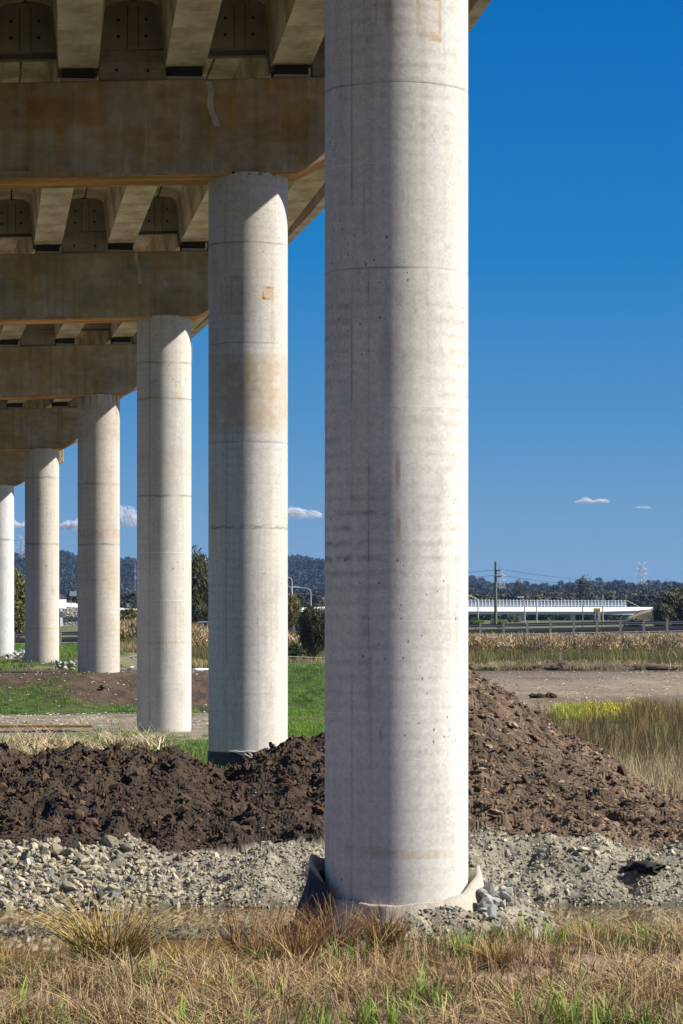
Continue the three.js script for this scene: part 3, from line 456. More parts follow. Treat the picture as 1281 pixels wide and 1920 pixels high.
const bladeM = new THREE.MeshPhysicalMaterial({ vertexColors: true, roughness: .85, side: THREE.DoubleSide, transmission: .25, thickness: 0 });
const strawM = std(1, 1, 1, { vertexColors: true, roughness: .85, side: THREE.DoubleSide });
function field(name, label, geo, mat, n, xr, dr, ok, sc, tone, yo = 0, tilt = .12) {
  const l = []; for (let i = 0; i < n; i++) { const x = rr(...xr), d = rr(...dr), p = ok(x, d); if (rnd() > p) continue; const s = rr(...sc), c = rr(...tone), w = rr(.92, 1.08); l.push({ p: [x, gy(x, d) + yo, -d], s: [s, s * rr(.8, 1.2), s], r: [rr(-tilt, tilt), rr(0, 6.28), rr(-tilt, tilt)], c: [c * w, c, c / w] }); }
  return stuff(name, geo, mat, l, null, label, 'grass');
}
const STRAW0 = [.18, .10, .03], STRAW1 = [.58, .41, .18], GREEN0 = [.07, .10, .02], GREEN1 = [.20, .26, .05], RUST0 = [.10, .045, .012], RUST1 = [.36, .21, .08];
const shore = (x, d) => sstep(nearShore(x) - .3, nearShore(x) - 1.0, d);
const padHide = (x, d) => (Math.hypot((x - .613) / 1.3, (d - 35.2) / 1.0) < 1 ? 0 : 1);
const low = (x, d) => sstep(nearShore(x) - .4, nearShore(x) - 3, d);           // grass stays short along the water's edge
field('dry_grass', 'thin upright straw coloured grass stalks along the near shore', tuft(8, .46, .14, .7, .012, [.11, .06, .018], [.66, .50, .25], 1), strawM, 3100, [-5.6, 5.6], [25.5, 33.4], (x, d) => shore(x, d) * padHide(x, d) * (.12 + .88 * low(x, d)) * (.05 + .95 * sstep(-.1, .2, fbm(x * .9, d * .7, 3, 44))) * (x < -1.6 && d > 29.6 && d < 32.4 ? .35 : 1), [.35, 1.0], [.45, 1.25], 0, .3);
field('dead_grass', 'flattened dead grass matted on the near soil', tuft(18, .26, .17, 2.1, .014, [.075, .04, .012], [.62, .45, .22], 2), strawM, 5200, [-5.6, 5.6], [25.5, 35.4], (x, d) => shore(x, d) * padHide(x, d) * (.05 + .95 * sstep(-.1, .15, fbm(x * .7 + 9, d * .6, 3, 45))), [.45, 1.15], [.35, 1.3], 0, .3);
field('brown_grass', 'reddish brown seeding grass standing in front of the nearest pier', tuft(13, .36, .14, .55, .011, RUST0, [.40, .23, .08], 3), strawM, 1500, [-1.4, 4.4], [28, 35.3], (x, d) => shore(x, d) * padHide(x, d) * sstep(-.15, .25, fbm(x * .7, d * .7 + 5, 3, 46)) * (.5 + .5 * low(x, d)), [.4, 1.0], [.6, 1.2]);
field('green_blades', 'fresh green blades scattered among the dry foreground grass', tuft(7, .36, .09, .45, .026, [.06, .13, .01], [.30, .48, .04], 4), bladeM, 2300, [-5.6, 5.6], [25.5, 34.4], (x, d) => shore(x, d) * padHide(x, d) * (.03 + .97 * sstep(.05, .25, fbm(x * .8 + 3, d * .8, 3, 47))) * (x > -.8 ? 1 : .5), [.45, 1.1], [.7, 1.25]);
field('pale_stalks', 'tall thin pale dry stalks standing singly in the foreground', tuft(3, .75, .2, .12, .012, [.36, .24, .10], [.78, .58, .31], 20), strawM, 420, [-5.6, 5.6], [25.5, 32.5], () => .8, [.4, 1.0], [.6, 1.1], 0, .22);
const clumpSpots = [[-2.28, 31.4, 1.45, 0, 'big arching tussock of drab grass left of the foreground, hanging over the water'], [-.84, 32.9, 1.35, 1, 'tall rust brown grass tussock left of the nearest pier foot'], [-.08, 32.8, 1.0, 1, 'rust brown tussock directly below the dark liner sheet'], [.45, 32.9, .75, 1, 'small rust brown tussock in front of the white cloth'], [-3.2, 30.6, .6, 0, 'low drab tussock at the left edge of the near shore'], [-1.55, 32.0, .7, 0, 'middling drab tussock between the big arching one and the rust brown one'], [-.45, 31.2, .85, 1, 'low rust brown tussock nearest the camera below the dark liner'], [2.6, 33.6, .55, 0, 'drab tussock at the water edge on the right'], [1.5, 31.2, .6, 0, 'drab tussock in the grass below the cobbles']];
const clumpG = [tuft(340, .72, .22, 1.15, .013, [.05, .038, .01], [.55, .39, .12], 11), tuft(330, .84, .24, .7, .012, [.04, .02, .008], [.36, .20, .07], 12)];
for (const [x, d, s, k, lab] of clumpSpots) { const o = solo('grass_tussock', lab, 'grass tussock', clumpG[k], strawM); o.position.set(x, gy(x, d), -d); o.scale.setScalar(s); o.rotation.y = rr(0, 6); }
// straw pile, field and bank grass on the left
field('green_grass', 'short bright green grass on the bank and flat behind the second pier', tuft(13, .22, .2, .6, .02, [.045, .10, .005], [.20, .37, .012], 5), bladeM, 21000, [-15, 2.8], [53, 121.2], (x, d) => { const track = d > 84 && d < 115.5 && x < -2.4; if (track) return d < 96 && x > -8 && vn(x, d, 3) > .2 ? .4 : .01; if (d < 84) return x < 1.2 ? .55 : 0; const dirt = Math.max(sstep(-10.6, -9, x) * sstep(-3.6, -4.6, x) * sstep(116.4, 117.4, d), .7 * sstep(118.6, 120.4, d) * sstep(-3.5, -5, x)); return clamp(.9 - dirt * 1.25 + .8 * (fbm(x * .5, d * .4, 3, 48))); }, [.5, 1.15], [.7, 1.3]);
field('straw_litter', 'pale straw heap lying behind the left end of the dirt mound', tuft(16, .6, .25, 1.3, .026, [.36, .25, .12], [.80, .64, .42], 6), strawM, 330, [-8.2, -4.0], [70, 80], (x, d) => sstep(-3.9, -5.0, x) * sstep(-8.4, -7.6, x) * clamp(.6 + 2 * fbm(x * .9, d * .5, 2, 59)), [.6, 1.4], [.6, 1.15]);
field('far_left_grass', 'green grass rising to the road at the far left', tuft(13, .2, .3, .5, .03, [.05, .10, .006], [.20, .34, .02], 7), bladeM, 9000, [-34, -9], [124, 266], (x, d) => (d > 172 ? (x < -13 ? .9 : 0) : x > -.075 * d ? .15 : .3 + fbm(x * .5, d * .2, 2, 58)), [.6, 1.2], [.7, 1.3]);
// right side grasses
field('yellow_green_grass', 'bright yellow green grass patch beside the flat dirt', tuft(18, .36, .3, .4, .024, [.10, .14, .015], [.54, .55, .05], 8), bladeM, 1900, [4.6, 12], [94, 108], (x, d) => (x / d < .086 + .006 * vn(d * .4, 1, 2) ? clamp(.5 + 2.2 * fbm(x * .8, d * .5, 2, 56)) : sstep(.15, .3, fbm(x * .5, d * .3, 2, 49)) * .7) * sstep(.066, .071, x / d), [.8, 1.4], [.8, 1.25]);
field('sedge', 'tall olive and brown sedge on the right beyond the dirt mound', tuft(24, .85, .2, .35, .013, [.06, .06, .012], [.30, .21, .085], 9), strawM, 4200, [3, 14], [55, 100], (x, d) => sstep(3.6, 5, x) * (d > 84 ? (x / d > .088 ? .8 : .05) : clamp(.5 + 1.6 * fbm(x * .6, d * .3, 3, 50))), [.5, 1.15], [.45, 1.25]);
field('olive_rushes', 'olive green rush clumps among the brown sedge on the right', tuft(22, .9, .16, .25, .016, [.035, .045, .008], [.15, .16, .035], 19), bladeM, 700, [3, 14], [58, 100], (x, d) => sstep(3.6, 5, x) * sstep(.05, .2, fbm(x * .7 + 7, d * .35, 3, 57)) * (d > 84 && x / d < .09 ? 0 : 1), [.6, 1.15], [.6, 1.2]);
field('leaning_dry_grass', 'pale dry grass leaning left at the right edge behind the mound', tuft(14, .9, .18, .8, .011, [.16, .11, .045], [.58, .45, .27], 10), strawM, 650, [4.4, 8], [49.5, 60], (x, d) => sstep(4.4, 5.1, x), [.6, 1.1], [.7, 1.15]);
{ const l = []; for (let i = 0; i < 420; i++) { const d = rr(94, 106), x = d * rr(.077, .1); if (fbm(x * .9, d * .4, 2, 52) < .03) continue; l.push({ p: [x, gy(x, d) + rr(.2, .45), -d], s: rr(.018, .036), c: [.75, .58, .01] }); } stuff('yellow_flowers', new THREE.IcosahedronGeometry(1, 0), std(1, 1, 1), l, null, 'small yellow flowers dotted over the green grass patch', 'flowers'); }
// reed belt in front of the road: stems, each with a small nodding plume of its own
function reedTuft(n, h, spread, k) {
  const pos = [], col = [], tri = (a, b, c, t) => { for (const p of [a, b, c]) { pos.push(...p); col.push(...t); } };
  for (let b = 0; b < n; b++) {
    const R = (q) => hash(b, k, q), a = R(1) * 6.283, r = Math.sqrt(R(2)) * spread, H = h * (.72 + .28 * R(3)), x = Math.cos(a) * r, z = Math.sin(a) * r, lx = .22 * (R(4) - .2), lz = .2 * (R(5) - .5), t = .65 + .6 * R(6), w = .014;
    const top = [x + lx * H * .5, H * .84, z + lz * H * .5], st = [.30 * t, .22 * t, .10 * t];
    tri([x - w, 0, z], [x + w, 0, z + w], top, st); tri([x, 0, z - w], [x, 0, z + w], top, st);
    for (let f = 0; f < 2; f++) { const y = H * (.25 + .4 * R(7 + f)), e = (R(9 + f) - .5) * .9, q = (R(11 + f) - .5) * .9; tri([x + lx * y * .4, y, z], [x + lx * y * .4 + .02, y - .05, z + .02], [x + e * .7, y + .15, z + q * .7], [.27 * t, .24 * t, .08 * t]); }
    for (let f = 0; f < 7; f++) { const u = f / 7, y = H * (.8 + .2 * u), px = top[0] + .16 * u + .02 * (R(13 + f) - .5), s = .06 * (1 - u * .6), g = R(20 + f) * 6.28; tri([px - Math.cos(g) * s, y - .05, top[2] - Math.sin(g) * s], [px + Math.cos(g) * s, y - .02, top[2] + Math.sin(g) * s], [px + .07, y + .12, top[2]], [.58 * t, .44 * t, .25 * t]); }
  }
  const g = new THREE.BufferGeometry(); g.setAttribute('position', new THREE.Float32BufferAttribute(pos, 3)); g.setAttribute('color', new THREE.Float32BufferAttribute(col, 3)); g.computeVertexNormals(); return g;
}
const beltTone = (x, d) => clamp(.75 + .9 * fbm(x * .2, d * .1, 3, 53));
field('reeds', 'tall pale feathery reeds in front of the road guardrail', reedTuft(22, 1.85, .7, 13), strawM, 9000, [-17, 42], [222, 262], (x, d) => .95, [.82, 1.04], [.7, 1.15]);
field('green_rushes', 'olive green rushes growing before the pale reeds', tuft(26, 1.3, .5, .2, .035, [.075, .07, .014], [.25, .225, .06], 14), bladeM, 4600, [-14, 42], [206, 223], beltTone, [.45, 1.2], [.5, 1.4]);
field('dry_verge_grass', 'dry yellowish grass along the back edge of the flat dirt', tuft(22, .8, .5, .5, .04, [.20, .15, .07], [.52, .42, .22], 15), strawM, 2600, [-16, 42], [198, 209], beltTone, [.6, 1.1], [.7, 1.2]);
for (const [px, py, w] of [[905, 1245, 2.2], [1055, 1247, 3], [1110, 1248, 4.2], [1215, 1247, 3.2]]) { const d = 199, c = at(px, py, d), o = solo('spoil_ridge', { 905: 'olive scrubby lump by the right side of the nearest pier', 1055: 'low dark spoil ridge left of middle along the dirt edge', 1110: 'longest low dark spoil ridge along the back of the flat dirt', 1215: 'dark spoil ridge near the right edge, before the rushes' }[px], 'spoil ridge', lump(px, 4, .75, 0), std(px === 905 ? .12 : .11, px === 905 ? .11 : .078, .045, { bumpMap: soilTex, bumpScale: .1 })); o.position.set(c.x, gy(c.x, d) + .05, -d); o.scale.set(w * .42, .42, .6); }

// ------------------------------------------------------------------ trees
function crownGeo(k, n, r, ry, leaf, col, droop = 0) {              // many leaf sized faces in an uneven volume of clumps
  const pos = [], cl = [], cen = [], C = Math.max(5, Math.round(n / 60));
  for (let c = 0; c < C; c++) { const u = hash(c, k, 1) * 2 - 1, a = hash(c, k, 2) * 6.283, rad = .35 + .6 * Math.sqrt(hash(c, k, 3)), q = Math.sqrt(1 - u * u); cen.push([q * Math.cos(a) * rad * r, u * rad * ry, q * Math.sin(a) * rad * r, (.22 + .25 * hash(c, k, 4)), .6 + .75 * hash(c, k, 5)]); }
  for (let i = 0; i < n; i++) {
    const R = (q) => hash(i, k, 10 + q), c = cen[i % C], u = R(1) * 2 - 1, a = R(2) * 6.283, q = Math.sqrt(1 - u * u), rad = c[3] * (.55 + .6 * R(3));
    const nx = q * Math.cos(a), ny = u, nz = q * Math.sin(a), x = c[0] + nx * rad * r, y = c[1] + ny * rad * ry * .8, z = c[2] + nz * rad * r, s = leaf * (.5 + R(4));
    const v1 = V(R(5) - .5, R(6) - .5 - droop, R(7) - .5).normalize(), v2 = V(R(8) - .5, R(9) - .5, R(0) - .5).normalize(), t = c[4] * (.75 + .5 * R(11));
    const lw = droop ? .25 : .8; for (const [e, f] of [[-.5, -.5], [.5, -.3], [.1, .6]]) { pos.push(x + v1.x * s * f * (droop ? 2 : 1) + v2.x * s * e * lw, y + v1.y * s * f * (droop ? 2 : 1) + v2.y * s * e * lw, z + v1.z * s * f * (droop ? 2 : 1) + v2.z * s * e * lw); cl.push(col[0] * t, col[1] * t, col[2] * t); }
  }
  const g = new THREE.BufferGeometry(); g.setAttribute('position', new THREE.Float32BufferAttribute(pos, 3)); g.setAttribute('color', new THREE.Float32BufferAttribute(cl, 3)); g.computeVertexNormals(); return g;
}
const leafM = new THREE.MeshPhysicalMaterial({ vertexColors: true, roughness: .8, side: THREE.DoubleSide, transmission: .3, thickness: 0 });
const barkM = std(.12, .09, .065);
function tree(name, label, cat, px, pyBase, pyTop, wpx, d, col, k, n, droop, group) {
  const b = at(px, pyBase, d), H = (pyBase - pyTop) * d / FPX, r = wpx * d / FPX / 2, t = thing(name, label, cat, [b.x, b.y, b.z], 0, group);
  const trunk = [bar(V(0, -.3, 0), V(.05 * r, H * .75, 0), H * .03 + .03, H * .008 + .01, 8)]; for (let i = 0; i < 5; i++) { const a = i * 1.9 + k, y = H * (.25 + .1 * i); trunk.push(bar(V(.03 * r, y, 0), V(Math.cos(a) * r * .7, y + H * .2, Math.sin(a) * r * .7), H * .012 + .01, .01, 5)); }
  part('trunk', merge(trunk), barkM, t); const c = part('crown', crownGeo(k, n * 3, r, H * .52, Math.max(.12, r * (droop ? .3 : .17)), col.map((v) => v * 1.15), droop), leafM, t); c.position.y = H * .52; return t;
}
tree('casuarina_tree', 'tall olive casuarina tree between the third and second piers', 'tree', 368, 1185, 1052, 62, 300, [.085, .085, .03], 201, 2600, .5);
tree('casuarina_tree', 'small dark casuarina growing beside the left of the nearest pier', 'tree', 592, 1222, 1142, 58, 200, [.055, .06, .018], 202, 2400, .5);
tree('casuarina_tree', 'yellowish casuarina just right of the second pier behind the reeds', 'tree', 540, 1185, 1122, 46, 295, [.15, .125, .03], 203, 1500, .5);
tree('leafy_tree', 'yellow green tree between the leftmost two piers', 'tree', 30, 1195, 1082, 56, 300, [.17, .15, .025], 204, 2200, 0);
tree('shrub', 'yellow green shrub behind the guardrail between fourth and third piers', 'shrub', 243, 1182, 1144, 52, 310, [.13, .12, .02], 205, 1600, 0);
tree('leafy_tree', 'broad olive tree standing at the right edge beyond the guardrail', 'tree', 1274, 1186, 1110, 74, 420, [.075, .075, .022], 206, 3600, 0);
tree('leafy_tree', 'lower dark tree left of the broad tree at the right edge', 'tree', 1243, 1180, 1132, 40, 415, [.055, .065, .018], 207, 1700, 0);
tree('shrub', 'green shrub on the slope below the white bridge end', 'shrub', 1190, 1178, 1160, 40, 430, [.08, .095, .02], 208, 700, 0);
tree('shrub', 'bright green bush just left of the power pole', 'shrub', 892, 1176, 1159, 26, 330, [.11, .17, .03], 209, 600, 0);
tree('shrub', 'bright green bush just right of the power pole', 'shrub', 935, 1176, 1161, 32, 335, [.11, .17, .03], 210, 600, 0);
tree('shrub', 'low green weed in the reeds beside the small casuarina', 'shrub', 556, 1236, 1206, 34, 205, [.06, .09, .02], 211, 700, 0);
tree('shrub', 'olive shrub right of the power pole under the white bridge', 'shrub', 962, 1172, 1152, 26, 700, [.10, .10, .05], 212, 500, 0);
// woods: far masses
{
  const mk = (k) => { const g = crownGeo(k, 330, 1, .75, .26, [1, 1, 1]); return g; };
  const wood = [301, 302, 303].map(mk), woodM = std(1, 1, 1, { vertexColors: true, roughness: .9, side: THREE.DoubleSide });
  const plant = (name, label, n, dr, wfac, sr, pal) => { const ls = [[], [], []]; for (let i = 0; i < n; i++) { const d = rr(...dr), x = (rnd() * 2 - 1) * wfac * d, s = rr(...sr), c = pick(pal), t = rr(.7, 1.3), hs = s * rr(.8, 1.3); ls[i % 3].push({ p: [x, gy(x, d) + hs * .55, -d], s: [s, hs, s], r: [0, rr(0, 6), 0], c: c.map((v) => v * t) }); } const G = new THREE.Group(); G.name = numbered(name); G.userData.kind = 'stuff'; tag(G, label, 'woodland'); scene.add(G); ls.forEach((l, k) => stuff('treetops', wood[k], woodM, l, G)); };
  plant('woodland', 'grey green eucalypt wood behind the white bridge', 4200, [1180, 2650], .17, [4.5, 8], [[.115, .09, .04], [.08, .075, .03], [.14, .095, .045], [.05, .052, .024], [.045, .05, .025]]);
  plant('hill_forest', 'bluish forest covering the distant hills', 9000, [2650, 5000], .2, [7, 12], [[.04, .05, .028], [.028, .038, .022], [.055, .06, .034]]);
  plant('tree_line', 'dark band of trees under the white bridge', 420, [1000, 1180], .18, [3, 5.5], [[.05, .055, .03], [.07, .065, .035]]);
}
tree('tall_gum_tree', 'tall gum tree crown standing above the wood right of the power pole', 'tree', 1097, 1128, 1081, 26, 1150, [.06, .065, .035], 214, 900, 0);
tree('tall_gum_tree', 'loose gum tree crown above the wood near the power pole', 'tree', 975, 1128, 1088, 20, 1160, [.05, .055, .03], 215, 700, 0);

// ------------------------------------------------------------------ road, guardrail
const asphalt = new THREE.MeshPhysicalMaterial({ color: new THREE.Color().setRGB(.04, .034, .03), roughness: 1, specularIntensity: .12, map: soilTone }), white = std(.8, .8, .78), galv = std(.42, .41, .39, { roughness: .6 }), galvDark = std(.16, .155, .15, { roughness: .6 });
{
  const strip = (d0, d1, y0, y1, x0 = -60, x1 = 80) => { const g = new THREE.BufferGeometry(), pos = [], idx = []; for (let i = 0; i <= 40; i++) { const x = lerp(x0, x1, i / 40); pos.push(x, EYE + roadY(x) + y0, -d0, x, EYE + roadY(x) + y1, -d1); if (i) { const b = i * 2; idx.push(b - 2, b, b - 1, b - 1, b, b + 1); } } g.setAttribute('position', new THREE.Float32BufferAttribute(pos, 3)); g.setAttribute('uv', new THREE.Float32BufferAttribute(new Float32Array(pos.length / 3 * 2), 2)); g.setIndex(idx); g.computeVertexNormals(); return g; };
  struct('road', strip(284, 294, .03, .45), asphalt, 'dark banked asphalt road behind the guardrail');
  struct('road_marking', strip(293.2, 293.6, .42, .44), white, 'white edge line of the road'); struct('road_marking', strip(284.9, 285.15, .074, .085), white, 'white near edge line of the road');
  const g = thing('guardrail', 'long galvanised guardrail on posts along the road', 'guardrail', [0, EYE, -282.6]);
  const rail = (y, h) => { const s = new THREE.Shape(); [[0, 0], [.05, h * .15], [.05, h * .35], [0, h * .5], [.05, h * .65], [.05, h * .85], [0, h], [-.012, h], [.035, h * .75], [-.012, h * .5], [.035, h * .25], [-.012, 0]].forEach(([a, b], i) => i ? s.lineTo(a, b) : s.moveTo(a, b)); const e = new THREE.ExtrudeGeometry(s, { depth: 140, bevelEnabled: false }); e.rotateY(Math.PI / 2); e.translate(-60, 0, 0); const P = e.attributes.position; for (let i = 0; i < P.count; i++) P.setY(i, P.getY(i) + y + roadY(P.getX(i))); e.computeVertexNormals(); return e; };
  part('rail', rail(.72, .31), galvDark, g); part('lower_rail', rail(.40, .16), galvDark, g);
  for (let x = -31; x < 32; x += 2.06) part('post', box(.19, 1.3, .17, x, roadY(x) + .5, .2), std(.42, .37, .29), g);
}
// car on the road
{
  const p = at(385, 1182, 289), t = thing('car', 'pale car on the road half hidden behind the second pier', 'car', [p.x + .3, EYE + roadY(p.x) + .24, -289], 0);
  const s = new THREE.Shape(); [[-2.2, .35], [-2.25, .75], [-1.5, .92], [-.85, 1.42], [.75, 1.45], [1.5, .98], [2.2, .9], [2.25, .35]].forEach(([a, b], i) => i ? s.lineTo(a, b) : s.moveTo(a, b));
  const b = new THREE.ExtrudeGeometry(s, { depth: 1.6, bevelEnabled: true, bevelSize: .06, bevelThickness: .08, bevelSegments: 3 }); b.translate(0, 0, -.8); part('body', b, std(.42, .45, .5, { roughness: .25, metalness: .3 }), t);
  const wsh = new THREE.Shape(); [[-1.35, .95], [-.8, 1.36], [.68, 1.38], [1.3, 1.0]].forEach(([a, c], i) => i ? wsh.lineTo(a, c) : wsh.moveTo(a, c)); const wg = new THREE.ExtrudeGeometry(wsh, { depth: 1.79, bevelEnabled: false }); wg.translate(0, 0, -.895); part('window', wg, std(.02, .03, .05, { roughness: .1 }), t);
  for (const x of [-1.4, 1.4]) for (const z of [-.75, .75]) { const w = part('wheel', new THREE.CylinderGeometry(.34, .34, .24, 20), rubber, t); w.rotation.x = Math.PI / 2; w.position.set(x, .34, z); }
}

// ------------------------------------------------------------------ white bridge in the distance, barriers, left abutment
const whitePaint = std(.82, .82, .80), bridgeShade = std(.5, .52, .54);
{
  const d = 820, M = d / FPX, X = (px) => (px - 640.5) * M, Y = (py) => EYE + (HZ - py) * M;
  const t = thing('road_bridge', 'distant white road bridge with a tall safety fence', 'bridge', [X(700), 0, -d], .6); const sx = 1 / Math.cos(.6) * 1.045; t.scale.x = sx;
  const wall = [[700, 1137, 1146], [1130, 1137, 1146], [1200, 1136.5, 1144], [1236, 1137, 1140.5]];
  for (let i = 1; i < wall.length; i++) { const [a, t0, b0] = wall[i - 1], [c, t1, b1] = wall[i], s = new THREE.Shape([new THREE.Vector2(X(a), Y(b0)), new THREE.Vector2(X(c), Y(b1)), new THREE.Vector2(X(c), Y(t1)), new THREE.Vector2(X(a), Y(t0))]); part('parapet', new THREE.ExtrudeGeometry(s, { depth: .35, bevelEnabled: false }), whitePaint, t); }
  part('girder', box(X(1200) - X(700), .8, 1.2, (X(700) + X(1200)) / 2, Y(1148.7), -.9), bridgeShade, t); part('deck', box(X(1215) - X(700), .35, 9, (X(700) + X(1215)) / 2, Y(1144.5), -4.6), bridgeShade, t);
  for (const px of [760, 985, 1086]) part('pier', box(9 * M, 6, 1.2, X(px), Y(1148) - 3.2, -2.5), bridgeShade, t);
  part('abutment', box(2.2, 2, 3, X(1203), Y(1151), -2.2), whitePaint, t);
  for (let k = 0; k < 66; k++) { const px = 748 + k * 6.65, top = px > 1184 ? lerp(1123, 1136, (px - 1184) / 26) : 1123; if (top > 1135) break; part('fence_post', box(.11, Y(top) - Y(1137), .14, X(px), (Y(top) + Y(1137)) / 2, .1), whitePaint, t); }
  for (const py of [1124.5, 1134]) part('fence_rail', box(X(1184) - X(748), .07, .07, (X(748) + X(1184)) / 2, Y(py), .22), std(.6, .64, .68), t);
  part('fence_rail', bar(V(X(1184), Y(1124), .22), V(X(1210), Y(1136.5), .22), .05), std(.6, .64, .68), t);
  part('mesh_screen', box(X(1184) - X(748), Y(1126) - Y(1136), .03, (X(748) + X(1184)) / 2, Y(1131), .0), std(.22, .29, .40, { transparent: true, opacity: .6 }), t);
  const e = new THREE.Shape([[1165, 1171], [1180, 1160], [1205, 1150], [1240, 1140], [1300, 1138], [1300, 1175]].map(([a, b]) => new THREE.Vector2(X(a), Y(b)))); const eg = new THREE.ExtrudeGeometry(e, { depth: 12, bevelEnabled: true, bevelSize: .4, bevelThickness: 1.5, bevelSegments: 2 }); t.traverse((m) => { if (m.geometry && m.parent === t) m.position.x = -X(700); }); eg.scale(1.055, 1, 1); eg.translate(0, 0, -d - 58);
  struct('embankment', eg, std(.50, .38, .25, { map: soilTone }), 'bare sandy slope under the right end of the white bridge');
}
{
  const d = 600, M = d / FPX, X = (px) => (px - 640.5) * M, Y = (py) => EYE + (HZ - py) * M, t = thing('road_barrier', 'long white concrete barrier on the raised road behind the piers', 'barrier', [X(760), 0, -d], .6); t.scale.x = 1 / Math.cos(.6);
  const q = [[95, 1120, 1136], [145, 1131, 1138], [257, 1142, 1148], [400, 1146, 1152], [545, 1141, 1148], [609, 1138, 1147], [760, 1137, 1146]];
  for (let i = 1; i < q.length; i++) { const [a, t0, b0] = q[i - 1], [c, t1, b1] = q[i], s = new THREE.Shape([new THREE.Vector2(X(a), Y(b0)), new THREE.Vector2(X(c) - .02, Y(b1)), new THREE.Vector2(X(c) - .02, Y(t1)), new THREE.Vector2(X(a), Y(t0))]); part('barrier_panel', new THREE.ExtrudeGeometry(s, { depth: .3, bevelEnabled: false }), whitePaint, t); }
  t.children.forEach((m) => { m.position.x = -X(760); });
  const s = new THREE.Shape([[140, 1138.5], [257, 1148.5], [400, 1152.5], [545, 1148.5], [760, 1146.5], [760, 1185], [140, 1185]].map(([a, b]) => new THREE.Vector2(X(a), Y(b)))); const eg = new THREE.ExtrudeGeometry(s, { depth: 14, bevelEnabled: true, bevelSize: .2, bevelThickness: 2, bevelSegments: 3 }); eg.translate(0, 0, -d - 16.5);
  struct('embankment', eg, std(.14, .20, .04, { map: soilTone }), 'grassed embankment carrying the white barrier');
  // rock faced abutment at the left
  const ab = thing('bridge_abutment', 'white bridge end with a black railing over a rock slope at the left', 'bridge abutment', [0, 0, -560]); const M2 = 560 / FPX, X2 = (px) => (px - 640.5) * M2, Y2 = (py) => EYE + (HZ - py) * M2;
  part('parapet', box(X2(124) - X2(40), Y2(1124) - Y2(1141), .6, (X2(40) + X2(124)) / 2, Y2(1132.5), 0), whitePaint, ab); part('railing', merge([0, 1, 2, 3, 4, 5, 6, 7].map((k) => box(.08, .5, .08, X2(104 + k * 2.2), Y2(1121.5), 0)).concat([box(1.8, .08, .1, X2(112), Y2(1119), 0), box(1.8, .06, .1, X2(112), Y2(1121.5), .01)])), std(.08, .09, .12), ab); part('abutment_wall', box(.5, Y2(1142) - Y2(1175), 2, X2(114), Y2(1158), -.8), bridgeShade, ab);
  const rs = new THREE.Shape([[112, 1184], [122, 1140], [128, 1134], [150, 1133], [175, 1184]].map(([a, b]) => new THREE.Vector2(X2(a), Y2(b)))); const rg = new THREE.ExtrudeGeometry(rs, { depth: 6, bevelEnabled: true, bevelSize: .3, bevelThickness: 1, bevelSegments: 2 }); rg.translate(0, 0, -560 - 7.5);
  const sl = struct('rock_slope', rg, std(.25, .23, .2), 'slope faced with broken rock at the left'); const rk = []; for (let n = 0; n < 900; n++) { const py = rr(1135, 1184), px = rr(lerp(122, 112, (py - 1136) / 48), 165), s = rr(.1, .2), c = rr(.4, 1.2), p = at(px, py, 560.6); rk.push({ p: [p.x, p.y, -560.6 + rr(0, .2)], s: [s * 1.2, s, s], r: [rr(0, 6), rr(0, 6), rr(0, 6)], c: [.5 * c, .47 * c, .42 * c] }); } stuff('rocks', stoneG[2], whiteStoneM, rk, sl);
  const turnAbout = (o, x, z, a) => { o.rotation.y = a; o.position.set(x + (o.position.x - x) * Math.cos(a) + (o.position.z - z) * Math.sin(a), o.position.y, z - (o.position.x - x) * Math.sin(a) + (o.position.z - z) * Math.cos(a)); };
  turnAbout(ab, X2(118), -560, .55); turnAbout(sl, X2(118), -560, .55);
  const sg = thing('road_sign', 'blank pale sign board on a post above the rock slope', 'road sign', [X2(137), Y2(1136), -556]); part('board', box(13 * M2, 9 * M2, .08, .35, 22.5 * M2, 0), std(.62, .66, .72), sg); part('post', box(.1, 24 * M2, .1, 0, 12 * M2, -.1), galv, sg);
  const s2 = thing('road_sign', 'tiny pale sign on a post between the fourth and third piers', 'road sign', [X2(241), Y2(1144), -558]); part('board', box(4.5 * M2, 4.5 * M2, .06, 0, 9 * M2, 0), std(.6, .68, .76), s2); part('post', box(.08, 9 * M2, .08, 0, 4.5 * M2, -.1), galv, s2);
}
// street lamps
function lamp(label, px, pyb, pyt, armPx, d) {
  const M = d / FPX, b = at(px, pyb, d), H = (pyb - pyt) * M, t = thing('street_lamp', label, 'street lamp', [b.x, b.y, b.z], 0, 'street lamps along the far roads'), ar = armPx * M, r = Math.min(1.1, H * .2);
  const cv = [V(0, H - r * 1.3, 0)]; for (let i = 0; i <= 6; i++) { const a = i / 6 * Math.PI / 2; cv.push(V(Math.sign(ar) * r * (1 - Math.cos(a)), H - r + r * Math.sin(a) * .9, 0)); } cv.push(V(ar * .9, H + .1, 0));
  part('pole', bar(V(0, 0, 0), V(0, H - r * 1.3, 0), .11 * d / 450, .08 * d / 450, 8), galv, t); part('arm', new THREE.TubeGeometry(new THREE.CatmullRomCurve3(cv), 24, .07 * d / 450, 6), galv, t); part('lamp_head', new RoundedBoxGeometry(.9, .16, .3, 2, .06).translate(ar, H + .08, 0), std(.7, .7, .7), t);
}
lamp('curved street lamp standing before the white barrier between the second and nearest piers', 583, 1150, 1102, -28, 450);
lamp('partly hidden street lamp, lowest of the three at the second pier edge', 549, 1150, 1116, -12, 520); lamp('partly hidden street lamp, middle of the three at the second pier edge', 547, 1130, 1099, -14, 640); lamp('faint street lamp, highest of the three at the second pier edge', 547.5, 1115, 1082, -10, 900);
